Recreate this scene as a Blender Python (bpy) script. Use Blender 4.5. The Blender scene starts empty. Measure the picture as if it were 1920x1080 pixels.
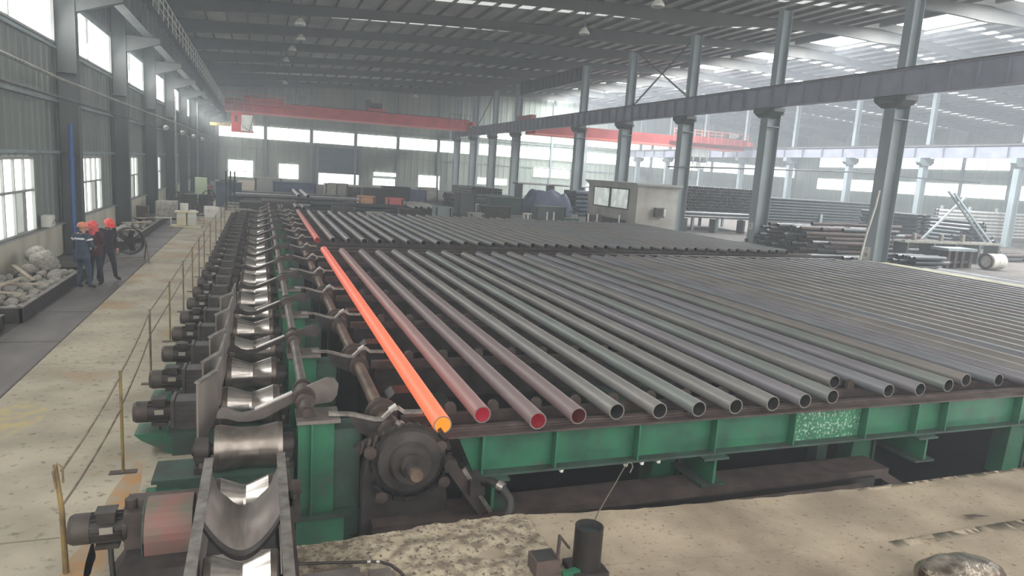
import bpy, math, random
from mathutils import Vector, Matrix, noise

RND = random.Random(11)
S = bpy.context.scene
COL = S.collection

# ------------------------------------------------------------------ camera
FPX, CAM_H = 1290.0, 3.7
vy = Vector((487 - 960, 293 - 540, FPX)).normalized()
hz = Vector((1, .065, 0))
up = hz.cross(vy).normalized()
if up.y > 0: up = -up
vx = vy.cross(up)
if vx.x < 0: vx = -vx
cd = bpy.data.cameras.new('camera'); cam = bpy.data.objects.new('camera', cd); COL.objects.link(cam)
cd.sensor_width = 36; cd.lens = FPX / 1920 * 36; cd.clip_end = 500; cd.clip_start = .05
W = Matrix((vx, vy, up))                       # rows: world axes seen from the lens
c0, c1, c2 = W.col[0], W.col[1], W.col[2]
cam.matrix_world = Matrix(((c0.x, -c1.x, -c2.x, 0), (c0.y, -c1.y, -c2.y, 0), (c0.z, -c1.z, -c2.z, CAM_H), (0, 0, 0, 1)))
S.camera = cam

# ------------------------------------------------------------------ world, exposure, daylight
wd = bpy.data.worlds.new('overcast_sky'); S.world = wd; wd.use_nodes = True
bg = wd.node_tree.nodes['Background']; bg.inputs[0].default_value = (1, .985, .955, 1); bg.inputs[1].default_value = 2.75
S.view_settings.view_transform = 'Standard'; S.view_settings.look = 'None'
S.view_settings.gamma = 1; S.view_settings.use_curve_mapping = False
S.view_settings.exposure = .0
cy = S.cycles
cy.use_denoising = True; cy.max_bounces = 6; cy.diffuse_bounces = 4; cy.glossy_bounces = 3; cy.transmission_bounces = 3
cy.volume_bounces = 0; cy.sample_clamp_indirect = 4.0; cy.sample_clamp_direct = 0; cy.caustics_reflective = False; cy.caustics_refractive = False
cy.use_adaptive_sampling = True

def area(name, loc, sx, sy, power, direction, col=(1, 1, 1)):
    l = bpy.data.lights.new(name, 'AREA'); l.shape = 'RECTANGLE'; l.size = sx; l.size_y = sy; l.energy = power; l.color = col
    o = bpy.data.objects.new(name, l); COL.objects.link(o); o.location = loc
    o.rotation_euler = Vector(direction).to_track_quat('-Z', 'Y').to_euler()
    return o

S0 = 9.3                                        # frame spacing
FR = [27.1 + S0 * k for k in range(-3, 10)]     # frame lines along the hall
WL, WR, FARY = -6.4, 101.4, 113.0
RIDGE_X, EAVE, SLOPE = 47.5, 14.5, .055
def roofz(x): return EAVE + SLOPE * (min(x, 2 * RIDGE_X - x) - WL)

RIDGE_L, WINDOW_L = 70.0, 13.0                  # radiance of the daylight openings
for y in FR:                                    # daylight through the ridge rooflights, one a bay
    if y > 5: area('ridge_daylight', (RIDGE_X + 1, y + S0 / 2 - .2, roofz(RIDGE_X) - .35), 4.2, 5.6, RIDGE_L * math.pi * 4.2 * 5.6, (0, 0, -1), (.93, .97, 1))
for y in FR:                                    # daylight through the high windows of the left wall
    if -1 < y < 108: area('window_daylight', (WL + .16, y + S0 / 2 + .1, 7.68), 8.2, 1.5, WINDOW_L * math.pi * 8.2 * 1.5, (1, 0, -.5), (1, 1, .98))

# ------------------------------------------------------------------ materials
def lin(c): return tuple((v / 255 / 12.92 if v / 255 <= .04045 else ((v / 255 + .055) / 1.055) ** 2.4) for v in c)
MATS = {}
def mat(name, c, c2=None, rough=.6, metal=0., scale=3., detail=4., bump=0., bscale=None, stretch=None, emit=None, estr=0., lo=.35, hi=.65, sampling=None, spec=.5, c3=None, s3=.5, lo3=.58, hi3=.72, speck=None):
    m = bpy.data.materials.new(name); m.use_nodes = True; MATS[name] = m
    nt = m.node_tree; n = nt.nodes; L = nt.links; b = n['Principled BSDF']
    b.inputs['Roughness'].default_value = rough; b.inputs['Metallic'].default_value = metal; b.inputs['Specular IOR Level'].default_value = spec
    b.inputs['Base Color'].default_value = (*lin(c), 1)
    tc = n.new('ShaderNodeTexCoord'); src = tc.outputs['Object']
    if stretch:
        mp = n.new('ShaderNodeMapping'); mp.inputs['Scale'].default_value = stretch; L.new(src, mp.inputs[0]); src = mp.outputs[0]
    if c2 is not None:
        t = n.new('ShaderNodeTexNoise'); t.inputs['Scale'].default_value = scale; t.inputs['Detail'].default_value = detail; L.new(src, t.inputs['Vector'])
        r = n.new('ShaderNodeMapRange'); r.inputs['From Min'].default_value = lo; r.inputs['From Max'].default_value = hi; L.new(t.outputs['Fac'], r.inputs['Value'])
        mx = n.new('ShaderNodeMix'); mx.data_type = 'RGBA'; mx.inputs['A'].default_value = (*lin(c), 1); mx.inputs['B'].default_value = (*lin(c2), 1)
        L.new(r.outputs[0], mx.inputs['Factor']); col = mx.outputs['Result']
        for cc, sc_, a_, z_ in ([(c3, s3, lo3, hi3)] if c3 else []) + ([speck] if speck else []):
            t3 = n.new('ShaderNodeTexNoise'); t3.inputs['Scale'].default_value = sc_; t3.inputs['Detail'].default_value = 6; L.new(tc.outputs['Object'], t3.inputs['Vector'])
            r3 = n.new('ShaderNodeMapRange'); r3.inputs['From Min'].default_value = a_; r3.inputs['From Max'].default_value = z_; L.new(t3.outputs['Fac'], r3.inputs['Value'])
            m3 = n.new('ShaderNodeMix'); m3.data_type = 'RGBA'; L.new(r3.outputs[0], m3.inputs['Factor']); L.new(col, m3.inputs['A']); m3.inputs['B'].default_value = (*lin(cc), 1); col = m3.outputs['Result']
        L.new(col, b.inputs['Base Color'])
    if bump:
        t2 = n.new('ShaderNodeTexNoise'); t2.inputs['Scale'].default_value = bscale or scale * 6; t2.inputs['Detail'].default_value = 5; L.new(src, t2.inputs['Vector'])
        bp = n.new('ShaderNodeBump'); bp.inputs['Strength'].default_value = bump; bp.inputs['Distance'].default_value = .03; L.new(t2.outputs['Fac'], bp.inputs['Height']); L.new(bp.outputs[0], b.inputs['Normal'])
    if emit:
        b.inputs['Emission Color'].default_value = (*emit, 1); b.inputs['Emission Strength'].default_value = estr
    if sampling == 'none':
        try: m.cycles.emission_sampling = 'NONE'
        except Exception: pass
    return m

mat('walk_concrete', (170, 161, 142), (138, 130, 114), .85, scale=.9, detail=9, bump=.12, bscale=25, c3=(166, 130, 86), s3=.45, lo3=.57, hi3=.75, speck=((104, 98, 88), 9, .58, .72))
mat('rust_stain', (164, 124, 80), (150, 136, 116), .85, scale=5, detail=8, lo=.4, hi=.6)
mat('lime_stain', (170, 154, 112), (150, 143, 127), .85, scale=5, detail=8, lo=.4, hi=.6)
mat('floor_dust', (96, 90, 85), (76, 70, 66), .85, scale=1.2, detail=8, bump=.15, bscale=20)
mat('floor_plate', (112, 106, 104), (92, 86, 84), .6, .2, scale=1.5, detail=8, stretch=(1, .5, 1), bump=.1, bscale=40)
mat('slab_concrete', (168, 154, 133), (134, 121, 104), .9, scale=1.1, detail=9, bump=.3, bscale=30, c3=(118, 102, 84), s3=.7, lo3=.55, hi3=.75, speck=((112, 98, 82), 16, .6, .7))
mat('rough_concrete', (168, 156, 134), (112, 100, 86), .95, scale=7, detail=9, bump=.9, bscale=30, lo=.42, hi=.62, speck=((84, 74, 64), 22, .55, .66))
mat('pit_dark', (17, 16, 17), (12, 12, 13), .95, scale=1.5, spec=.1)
mat('oil_floor', (66, 58, 54), (40, 36, 34), .8, scale=2.5)
mat('wall_paint', (196, 192, 176), (150, 140, 110), .85, scale=1.1, detail=9, stretch=(1, 1, .35), lo=.5, hi=.75)
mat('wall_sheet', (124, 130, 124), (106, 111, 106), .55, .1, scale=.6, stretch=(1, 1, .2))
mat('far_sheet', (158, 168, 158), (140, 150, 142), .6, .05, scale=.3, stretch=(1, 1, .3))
mat('roof_sheet', (196, 194, 187), (172, 170, 164), .6, .1, scale=.4)
mat('rafter_steel', (84, 83, 80), (74, 73, 70), .6, .1, scale=.8)
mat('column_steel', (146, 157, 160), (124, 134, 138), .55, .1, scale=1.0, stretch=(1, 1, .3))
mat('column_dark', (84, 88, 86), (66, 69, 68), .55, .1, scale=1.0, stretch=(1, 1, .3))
mat('girder_steel', (146, 148, 160), (128, 131, 142), .5, .1, scale=.8)
mat('frame_grey', (150, 152, 148), None, .5)
mat('rail_grey', (158, 158, 150), (120, 116, 108), .5, .3, scale=6)
mat('day_pane', (225, 232, 230), None, .25, emit=(.96, 1, .98), estr=3.0, sampling='none')
mat('sky_pane', (225, 232, 235), None, .3, emit=(.94, .98, 1), estr=6.0, sampling='none')
mat('dull_pane', (200, 205, 198), (170, 174, 168), .4, scale=1.5, emit=(.9, .95, .9), estr=.26, sampling='none')
mat('cabin_pane', (215, 222, 218), (120, 128, 124), .2, scale=1.1, detail=2, lo=.4, hi=.5, emit=(.92, 1, .96), estr=.45, sampling='none')  # glow painted in for the white reflection on the glass
mat('roof_sheet_glow', (190, 192, 186), None, .4, emit=(.96, 1, .97), estr=.75, sampling='none')
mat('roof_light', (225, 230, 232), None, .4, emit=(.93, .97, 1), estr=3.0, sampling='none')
for _n, _c in (('scale_steel', (142, 139, 136)), ('scale_blue', (136, 138, 143)), ('scale_brown', (142, 136, 132)), ('scale_green', (136, 140, 136)), ('scale_purple', (140, 136, 141))):
    mat(_n, _c, tuple(int(v * .86) for v in _c), .45, .2, scale=2.0, detail=6, stretch=(1, .25, 1))
mat('pipe_plain', (112, 112, 114), (92, 92, 94), .45, .35, scale=2.0)
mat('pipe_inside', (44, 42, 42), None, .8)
mat('pipe_rim', (120, 116, 112), None, .5, .4)
mat('pipe_rust', (92, 77, 70), (68, 59, 56), .8, .1, scale=3)
mat('pipe_dark', (62, 68, 70), (46, 52, 54), .6, .2, scale=2)
mat('pipe_blue', (70, 82, 100), (54, 62, 76), .6, .1, scale=2)
mat('pipe_pale', (190, 190, 186), (165, 163, 160), .6, .1, scale=2)
mat('hot_inside', (120, 50, 20), None, .7, emit=(1, .30, .035), estr=1.1)
mat('red_inside', (90, 30, 35), None, .8, emit=(.42, .02, .045), estr=.62)
mat('dull_red_inside', (70, 30, 32), None, .8, emit=(.4, .012, .03), estr=.40)
mat('dim_red_inside', (60, 34, 34), None, .8, emit=(.3, .012, .02), estr=.12)
def hot(name, base, y0, c0_, s0, y1, c1_, s1, L):
    m = mat(name, base, None, .5, .2); nt = m.node_tree; n = nt.nodes; b = n['Principled BSDF']
    tc = n.new('ShaderNodeTexCoord'); sp = n.new('ShaderNodeSeparateXYZ'); nt.links.new(tc.outputs['Object'], sp.inputs[0])
    r = n.new('ShaderNodeMapRange'); r.inputs['From Min'].default_value = y0; r.inputs['From Max'].default_value = y1; nt.links.new(sp.outputs['Y'], r.inputs['Value'])
    mx = n.new('ShaderNodeMix'); mx.data_type = 'RGBA'
    mx.inputs['A'].default_value = tuple(v * s0 for v in c0_) + (1,); mx.inputs['B'].default_value = tuple(v * s1 for v in c1_) + (1,)
    nt.links.new(r.outputs[0], mx.inputs['Factor']); nt.links.new(mx.outputs['Result'], b.inputs['Emission Color']); b.inputs['Emission Strength'].default_value = 1
    return m
hot('hot_steel', (130, 100, 90), 0, (1, .17, .05), .95, 16, (.72, .10, .065), .8, 16)
hot('salmon_steel', (120, 95, 88), 0, (.62, .09, .06), .62, 14.7, (.3, .12, .09), .3, 14.7)
hot('cooling_steel', (138, 124, 120), 0, (.22, .02, .03), .42, 13, (.05, .012, .012), .8, 16)
hot('warm_steel', (126, 118, 117), 0, (.06, .008, .012), .5, 10, (.012, .004, .004), .5, 16)
mat('roller_polish', (186, 180, 174), (150, 143, 137), .24, .9, scale=6, detail=4, stretch=(.5, 2, 2))
mat('roller_side', (112, 102, 96), (86, 77, 71), .36, .75, scale=4)
mat('roller_idler', (150, 141, 134), (118, 109, 102), .32, .85, scale=5)
mat('trough_steel', (124, 115, 109), (96, 88, 83), .5, .4, scale=4, detail=8, stretch=(2, .4, 1))
mat('arm_steel', (112, 105, 100), (84, 78, 74), .5, .4, scale=3, detail=6)
mat('machine_dark', (66, 60, 58), (46, 41, 39), .6, .3, scale=5, detail=6)
mat('machine_brown', (84, 72, 67), (60, 51, 47), .6, .35, scale=4, detail=6)
mat('grease_black', (40, 35, 33), (27, 24, 23), .5, .2, scale=5)
mat('rusty_shaft', (122, 102, 88), (86, 72, 64), .55, .45, scale=5)
mat('bright_steel', (176, 170, 164), (132, 124, 118), .35, .75, scale=8)
mat('plate_steel', (146, 138, 132), (112, 104, 100), .5, .5, scale=2.5, detail=7, stretch=(1, 1, .3))
mat('motor_body', (62, 56, 52), (46, 41, 38), .55, .35, scale=6)
mat('motor_cover', (74, 66, 60), (58, 51, 47), .55, .3, scale=5)
mat('motor_olive', (84, 84, 68), (62, 60, 52), .55, .3, scale=5)
mat('gear_grey', (84, 80, 77), (64, 60, 57), .55, .3, scale=5)
mat('nameplate', (168, 164, 156), None, .35, .6)
mat('green_paint', (42, 106, 76), (34, 80, 60), .5, .05, scale=2.2, detail=8, speck=((70, 74, 66), 4, .58, .75))
mat('green_dusty', (50, 78, 66), (46, 52, 47), .65, .05, scale=2.6, detail=8)
mat('green_chipped', (48, 116, 84), (40, 92, 68), .5, .05, scale=3, detail=8, speck=((150, 176, 156), 34, .56, .6))
mat('rail_brown', (86, 74, 70), (64, 54, 52), .6, .3, scale=4)
mat('yellow_post', (142, 120, 70), (104, 88, 62), .6, .2, scale=5)
mat('thin_rail', (128, 116, 98), (96, 84, 72), .6, .3, scale=6)
mat('red_crane', (208, 64, 62), (184, 52, 52), .5, .05, scale=.8)
mat('red_crane_dull', (158, 62, 58), (138, 52, 50), .55, .05, scale=.8)
mat('red_crane_pale', (224, 128, 118), None, .5)
mat('white_paint', (214, 214, 206), (190, 188, 180), .6, scale=3)
mat('cream_paint', (214, 206, 172), None, .6)
mat('pale_green', (186, 200, 166), None, .55)
mat('shutter_blue', (98, 118, 136), (86, 104, 120), .5, .1, scale=1)
mat('black_rubber', (34, 32, 31), None, .6)
mat('brown_guard', (108, 90, 80), (84, 74, 60), .55, .1, scale=4)
mat('red_guard', (124, 82, 76), (98, 92, 80), .55, .1, scale=4)
mat('stone', (182, 178, 168), (140, 135, 127), .9, scale=5, detail=8, bump=.5, bscale=14)
mat('wood', (190, 180, 160), (150, 138, 120), .8, scale=4, stretch=(1, .2, 1))
mat('blue_pipe_paint', (40, 72, 122), None, .5)
mat('cloth_blue', (62, 76, 92), (48, 58, 72), .9, scale=8)
mat('cloth_navy', (44, 48, 66), (36, 38, 52), .9, scale=8)
mat('cloth_maroon', (74, 38, 46), (52, 30, 38), .9, scale=8)
mat('cloth_dark', (42, 38, 46), (32, 30, 36), .9, scale=8)
mat('cloth_red', (214, 96, 96), (190, 76, 80), .85, scale=9)
mat('skin', (184, 140, 118), None, .6)
mat('shoe', (38, 32, 30), None, .6)
mat('helmet_red', (214, 72, 70), None, .35)
mat('helmet_orange', (206, 122, 84), None, .35)
mat('band_white', (214, 218, 216), None, .5)
mat('glove', (186, 184, 180), None, .8)
mat('cabin_wall', (176, 176, 168), (150, 144, 136), .7, scale=.8, detail=7)
mat('tarp_blue', (86, 92, 118), (66, 72, 94), .7, scale=1.5)
mat('pink_box', (220, 116, 116), None, .6)
mat('orange_box', (224, 172, 130), (200, 140, 106), .6, scale=2)
mat('plant', (70, 92, 54), (50, 70, 44), .8, scale=6)
mat('curb', (196, 190, 152), (164, 158, 132), .8, scale=1.5)
mat('hook_steel', (120, 112, 100), None, .4, .7)
mat('cap_metal', (206, 194, 178), (74, 58, 46), .25, .9, scale=5, detail=8, bump=.6, bscale=16)
mat('yellow_dirty', (170, 150, 84), (130, 116, 84), .6, scale=3)
mat('ink', (52, 52, 56), None, .8)
mat('chalk', (206, 200, 190), None, .9)

# ------------------------------------------------------------------ mesh builder
class MB:
    def __init__(s): s.v = []; s.f = []; s.m = []; s.sm = []
    def add(s, vs, fs, mi=0, smooth=False):
        b = len(s.v); s.v += [tuple(v) for v in vs]
        for k, f in enumerate(fs):
            s.f.append(tuple(b + i for i in f)); s.m.append(mi[k] if isinstance(mi, list) else mi); s.sm.append(smooth)
        return s
    def box(s, x0, x1, y0, y1, z0, z1, mi=0):
        return s.add([(x0, y0, z0), (x1, y0, z0), (x1, y1, z0), (x0, y1, z0), (x0, y0, z1), (x1, y0, z1), (x1, y1, z1), (x0, y1, z1)],
                     [(0, 3, 2, 1), (4, 5, 6, 7), (0, 1, 5, 4), (1, 2, 6, 5), (2, 3, 7, 6), (3, 0, 4, 7)], mi)
    def obox(s, c, size, M=None, mi=0):
        M = M or Matrix.Identity(3); c = Vector(c); h = [v / 2 for v in size]
        vs = [c + M @ Vector((a * h[0], b * h[1], d * h[2])) for d in (-1, 1) for a, b in ((-1, -1), (1, -1), (1, 1), (-1, 1))]
        return s.add(vs, [(0, 3, 2, 1), (4, 5, 6, 7), (0, 1, 5, 4), (1, 2, 6, 5), (2, 3, 7, 6), (3, 0, 4, 7)], mi)
    def bar(s, p0, p1, w, h, upv=(0, 0, 1), mi=0):
        p0, p1 = Vector(p0), Vector(p1); d = p1 - p0; L = d.length; d.normalize()
        r = d.cross(Vector(upv))
        if r.length < 1e-5: r = d.cross(Vector((1, 0, 0)))
        r.normalize(); u = r.cross(d)
        return s.obox((p0 + p1) / 2, (L, w, h), Matrix((d, r, u)).transposed(), mi)
    def cyl(s, p0, p1, r0, r1=None, n=12, mi=0, caps=True, mc=None):
        r1 = r0 if r1 is None else r1; p0, p1 = Vector(p0), Vector(p1); d = (p1 - p0).normalized()
        a = d.cross(Vector((0, 0, 1)) if abs(d.z) < .9 else Vector((1, 0, 0))).normalized(); b = d.cross(a)
        ring = lambda p, r: [p + (a * math.cos(2 * math.pi * k / n) + b * math.sin(2 * math.pi * k / n)) * r for k in range(n)]
        A, B = ring(p0, r0), ring(p1, r1)
        s.add(A + B, [(k, k + n, (k + 1) % n + n, (k + 1) % n) for k in range(n)], mi, True)
        if caps:
            s.add(A, [tuple(range(n))], mi if mc is None else mc); s.add(B, [tuple(reversed(range(n)))], mi if mc is None else mc)
        return s
    def tube(s, p0, p1, ro, ri, n=20, mo=0, mi=1, mr=2):
        p0, p1 = Vector(p0), Vector(p1); d = (p1 - p0).normalized()
        a = d.cross(Vector((0, 0, 1)) if abs(d.z) < .9 else Vector((1, 0, 0))).normalized(); b = d.cross(a)
        ring = lambda p, r: [p + (a * math.cos(2 * math.pi * k / n) + b * math.sin(2 * math.pi * k / n)) * r for k in range(n)]
        s.add(ring(p0, ro) + ring(p1, ro), [(k, k + n, (k + 1) % n + n, (k + 1) % n) for k in range(n)], mo, True)
        s.add(ring(p0, ri) + ring(p1, ri), [(k, (k + 1) % n, (k + 1) % n + n, k + n) for k in range(n)], mi, True)
        s.add(ring(p0, ro) + ring(p0, ri), [(k, (k + 1) % n, (k + 1) % n + n, k + n) for k in range(n)], mr)
        s.add(ring(p1, ro) + ring(p1, ri), [(k, k + n, (k + 1) % n + n, (k + 1) % n) for k in range(n)], mr)
        return s
    def lathe(s, prof, p0, d, n=20, mi=0, smooth=True, close=True):
        p0, d = Vector(p0), Vector(d).normalized()
        a = d.cross(Vector((0, 0, 1)) if abs(d.z) < .9 else Vector((1, 0, 0))).normalized(); b = d.cross(a)
        ring = lambda t, r: [p0 + d * t + (a * math.cos(2 * math.pi * k / n) + b * math.sin(2 * math.pi * k / n)) * r for k in range(n)]
        for q in range(len(prof) - 1):
            A, B = ring(*prof[q]), ring(*prof[q + 1])
            s.add(A + B, [(k, k + n, (k + 1) % n + n, (k + 1) % n) for k in range(n)], mi[q] if isinstance(mi, (list, tuple)) else mi, smooth)
        if close:
            if prof[0][1] > .001: s.add(ring(*prof[0]), [tuple(range(n))], mi[0] if isinstance(mi, (list, tuple)) else mi)
            if prof[-1][1] > .001: s.add(ring(*prof[-1]), [tuple(reversed(range(n)))], mi[-1] if isinstance(mi, (list, tuple)) else mi)
        return s
    def sweep(s, pts, r, n=8, mi=0):
        pts = [Vector(p) for p in pts]; rs = r if isinstance(r, (list, tuple)) else [r] * len(pts)
        rings = []; a = None
        for i, p in enumerate(pts):
            d = (pts[min(i + 1, len(pts) - 1)] - pts[max(i - 1, 0)]).normalized()
            if a is None: a = d.cross(Vector((0, 0, 1)) if abs(d.z) < .9 else Vector((1, 0, 0))).normalized()
            a = (a - d * a.dot(d)).normalized(); b = d.cross(a)
            rings.append([p + (a * math.cos(2 * math.pi * k / n) + b * math.sin(2 * math.pi * k / n)) * rs[i] for k in range(n)])
        vs = [v for q in rings for v in q]
        fs = [(i * n + k, (i + 1) * n + k, (i + 1) * n + (k + 1) % n, i * n + (k + 1) % n) for i in range(len(pts) - 1) for k in range(n)]
        s.add(vs, fs, mi, True); s.add(rings[0], [tuple(range(n))], mi); s.add(rings[-1], [tuple(reversed(range(n)))], mi)
        return s
    def prism(s, poly, axis, a0, a1, mi=0):
        n = len(poly)
        f = {'x': lambda a, p: (a, p[0], p[1]), 'y': lambda a, p: (p[0], a, p[1]), 'z': lambda a, p: (p[0], p[1], a)}[axis]
        vs = [f(a0, p) for p in poly] + [f(a1, p) for p in poly]
        return s.add(vs, [tuple(reversed(range(n))), tuple(range(n, 2 * n))] + [(k, (k + 1) % n, (k + 1) % n + n, k + n) for k in range(n)], mi)
    def ibeam(s, axis, a0, a1, c, z0, z1, w, tf=.03, tw=.02, mi=0):
        """I-section running along x or y, web centred on c."""
        p = [(c - w / 2, z0), (c + w / 2, z0), (c + w / 2, z0 + tf), (c + tw / 2, z0 + tf), (c + tw / 2, z1 - tf), (c + w / 2, z1 - tf),
             (c + w / 2, z1), (c - w / 2, z1), (c - w / 2, z1 - tf), (c - tw / 2, z1 - tf), (c - tw / 2, z0 + tf), (c - w / 2, z0 + tf)]
        return s.prism(p, axis, a0, a1, mi)
    def mesh(s, name, mats):
        me = bpy.data.meshes.new(name); me.from_pydata(s.v, [], s.f)
        for q in (mats if isinstance(mats, (list, tuple)) else [mats]): me.materials.append(MATS[q])
        me.polygons.foreach_set('material_index', s.m); me.polygons.foreach_set('use_smooth', s.sm); me.update()
        import bmesh
        bm = bmesh.new(); bm.from_mesh(me); bmesh.ops.recalc_face_normals(bm, faces=bm.faces[:]); bm.to_mesh(me); bm.free()
        return me
    def build(s, name, mats, parent=None, loc=(0, 0, 0), rz=0):
        return inst(name, s.mesh(name, mats), parent, loc, rz)

def inst(name, me, parent=None, loc=(0, 0, 0), rz=0):
    o = bpy.data.objects.new(name, me); COL.objects.link(o); o.location = loc; o.rotation_euler = (0, 0, rz)
    if parent: o.parent = parent
    return o
def tag(o, label, cat, group=None, kind=None):
    o['label'] = label; o['category'] = cat
    if group: o['group'] = group
    if kind: o['kind'] = kind
    return o
def thing(name, label, cat, loc=(0, 0, 0), rz=0, group=None):
    o = bpy.data.objects.new(name, None); COL.objects.link(o); o.location = loc; o.rotation_euler = (0, 0, rz); o.empty_display_size = .1
    return tag(o, label, cat, group)
def struct(o): o['kind'] = 'structure'; return o
def dup(root, loc, rz=0, label=None, group=None):
    r = root.copy(); COL.objects.link(r); r.location = loc; r.rotation_euler = (0, 0, rz)
    if label: r['label'] = label
    if group: r['group'] = group
    for ch in list(root.children):
        c = ch.copy(); COL.objects.link(c); c.parent = r
        for g in list(ch.children):
            d = g.copy(); COL.objects.link(d); d.parent = c
    return r
ONES = ['', 'first', 'second', 'third', 'fourth', 'fifth', 'sixth', 'seventh', 'eighth', 'ninth', 'tenth', 'eleventh', 'twelfth', 'thirteenth', 'fourteenth', 'fifteenth', 'sixteenth', 'seventeenth', 'eighteenth', 'nineteenth']
TENS = {2: ('twenty', 'twentieth'), 3: ('thirty', 'thirtieth'), 4: ('forty', 'fortieth'), 5: ('fifty', 'fiftieth')}
def nth(n): return ONES[n] if n < 20 else (TENS[n // 10][1] if n % 10 == 0 else TENS[n // 10][0] + '-' + ONES[n % 10])

def text_mesh(body, size, material, parent, loc, rot, name='lettering'):
    c = bpy.data.curves.new(name, 'FONT'); c.body = body; c.size = size; c.align_x = 'CENTER'; c.align_y = 'CENTER'; c.extrude = .004
    o = bpy.data.objects.new(name, c); COL.objects.link(o)
    dg = bpy.context.evaluated_depsgraph_get(); me = bpy.data.meshes.new_from_object(o.evaluated_get(dg)); bpy.data.objects.remove(o)
    me.materials.clear(); me.materials.append(MATS[material])
    q = inst(name, me, parent, loc); q.rotation_euler = rot
    return q

# ================================================================== SETTING
def grid(name, x0, x1, y0, y1, z, nx, ny, m, amp=0., freq=2., parent=None, edge=None):
    b = MB(); vs = []
    for j in range(ny + 1):
        for i in range(nx + 1):
            x, y = x0 + (x1 - x0) * i / nx, y0 + (y1 - y0) * j / ny
            if edge and j == ny: y = edge(x)
            vs.append((x, y, z + (amp * noise.fractal(Vector((x * freq, y * freq, z)), 1, 2, 4) if amp else 0)))
    b.add(vs, [(j * (nx + 1) + i, j * (nx + 1) + i + 1, (j + 1) * (nx + 1) + i + 1, (j + 1) * (nx + 1) + i) for j in range(ny) for i in range(nx)], 0, bool(amp))
    return b.build(name, m, parent)

# floor: one root, its slabs and plates are the pieces
fl = MB(); fl.box(WL - .3, .28, 6.5, FARY, -.3, -.03); fl.box(.28, 26.3, 42.2, FARY, -.3, -.03); fl.box(26.3, WR, 6.5, FARY, -.3, -.03); fl.box(WL - .3, -.9, -2, 6.5, -.3, -.03)
floor = struct(fl.build('floor', 'floor_dust'))
y = 1.5; k = 0
while y < FARY - 1:                                # poured walkway slabs, thin open joints between
    d = [5.6, 6.1, 5.2, 6.4][k % 4]; e = min(y + d, FARY)
    MB().box(-3.52, -.62, y + .012, e - .012, -.03, 0).build('concrete_slab', 'walk_concrete', floor); y = e; k += 1
y = 4.0; k = 0
while y < 62:                                      # steel cover plates along the wall side
    d = [1.5, 1.5, 1.8, 1.2][k % 4]
    MB().box(-4.62 + .01 * (k % 3), -3.56, y + .012, y + d - .012, -.03, -.004 + .006 * (k % 2)).build('floor_plate', 'floor_plate', floor); y += d; k += 1
MB().box(-3.556, -3.524, 2, 62, -.03, .006).build('gutter_edge', 'rail_brown', floor)
for (cx_, cy_, rx_, ry_, m_) in ((-1.36, 7.5, .14, 1.25, 'rust_stain'), (-1.5, 6.4, .12, .5, 'rust_stain'), (-3.1, 10.6, .3, .7, 'lime_stain')):
    nn_ = 26; MB().add([(cx_ + rx_ * math.cos(a) * (1 + .35 * noise.noise(Vector((math.cos(a) * 2, math.sin(a) * 2, cx_ * 3)))), cy_ + ry_ * math.sin(a) * (1 + .3 * noise.noise(Vector((math.cos(a) * 3, math.sin(a) * 3, cy_)))), .0015) for a in [2 * math.pi * i / nn_ for i in range(nn_)]], [tuple(range(nn_))]).build('floor_stain', m_, floor)
# pit under the cooling bed
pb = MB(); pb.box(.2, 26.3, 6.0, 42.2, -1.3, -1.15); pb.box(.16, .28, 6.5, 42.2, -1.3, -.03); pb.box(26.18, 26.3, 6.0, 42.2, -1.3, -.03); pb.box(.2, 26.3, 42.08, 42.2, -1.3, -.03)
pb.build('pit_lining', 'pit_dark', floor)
# front concrete slab with the broken edge over the pit
def edge_y(x):
    base = 6.42 + .12 * math.exp(-((x - 2.2) / 1.2) ** 2) - .052 * max(0, x - 2.8)
    return base + .035 * noise.noise(Vector((x * 3.1, 0, 0))) + .02 * noise.noise(Vector((x * 9, 4, 0)))
slab = grid('floor_front', .3, 14.0, .5, 6.3, -.005, 150, 60, 'slab_concrete', .005, 1.3, None, edge_y); struct(slab)
lip = MB(); xs = [.3 + .09 * i for i in range(153)]
vs = [(x, edge_y(x), -.005) for x in xs] + [(x, edge_y(x) - .05 + .03 * noise.noise(Vector((x * 5, 9, 0))), -.75) for x in xs]; n = len(xs)
lip.add(vs, [(i, i + 1, n + i + 1, n + i) for i in range(n - 1)]); lip.build('slab_edge', 'rough_concrete', slab)
# rough broken patch near the trough and the newer screed on top
rp = grid('broken_patch', .34, 2.75, 4.6, 6.4, .012, 70, 50, 'rough_concrete', .03, 4.0, slab, lambda x: edge_y(x) - .01)
def screed_y(x): return 5.42 - .10 * (x - 2.6) + .03 * noise.noise(Vector((x * 1.3, 3, 0))) + .006 * noise.noise(Vector((x * 8, 3, 0)))
sc = grid('screed_layer', 2.3, 14, .5, 5.2, .014, 120, 30, 'slab_concrete', .004, 1.6, slab, screed_y)
xs = [2.3 + .0975 * i for i in range(121)]; n = len(xs)
MB().add([(x, screed_y(x), .014) for x in xs] + [(x, screed_y(x) + .03, -.02) for x in xs], [(i, i + 1, n + i + 1, n + i) for i in range(n - 1)]).build('screed_edge', 'slab_concrete', slab)

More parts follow.
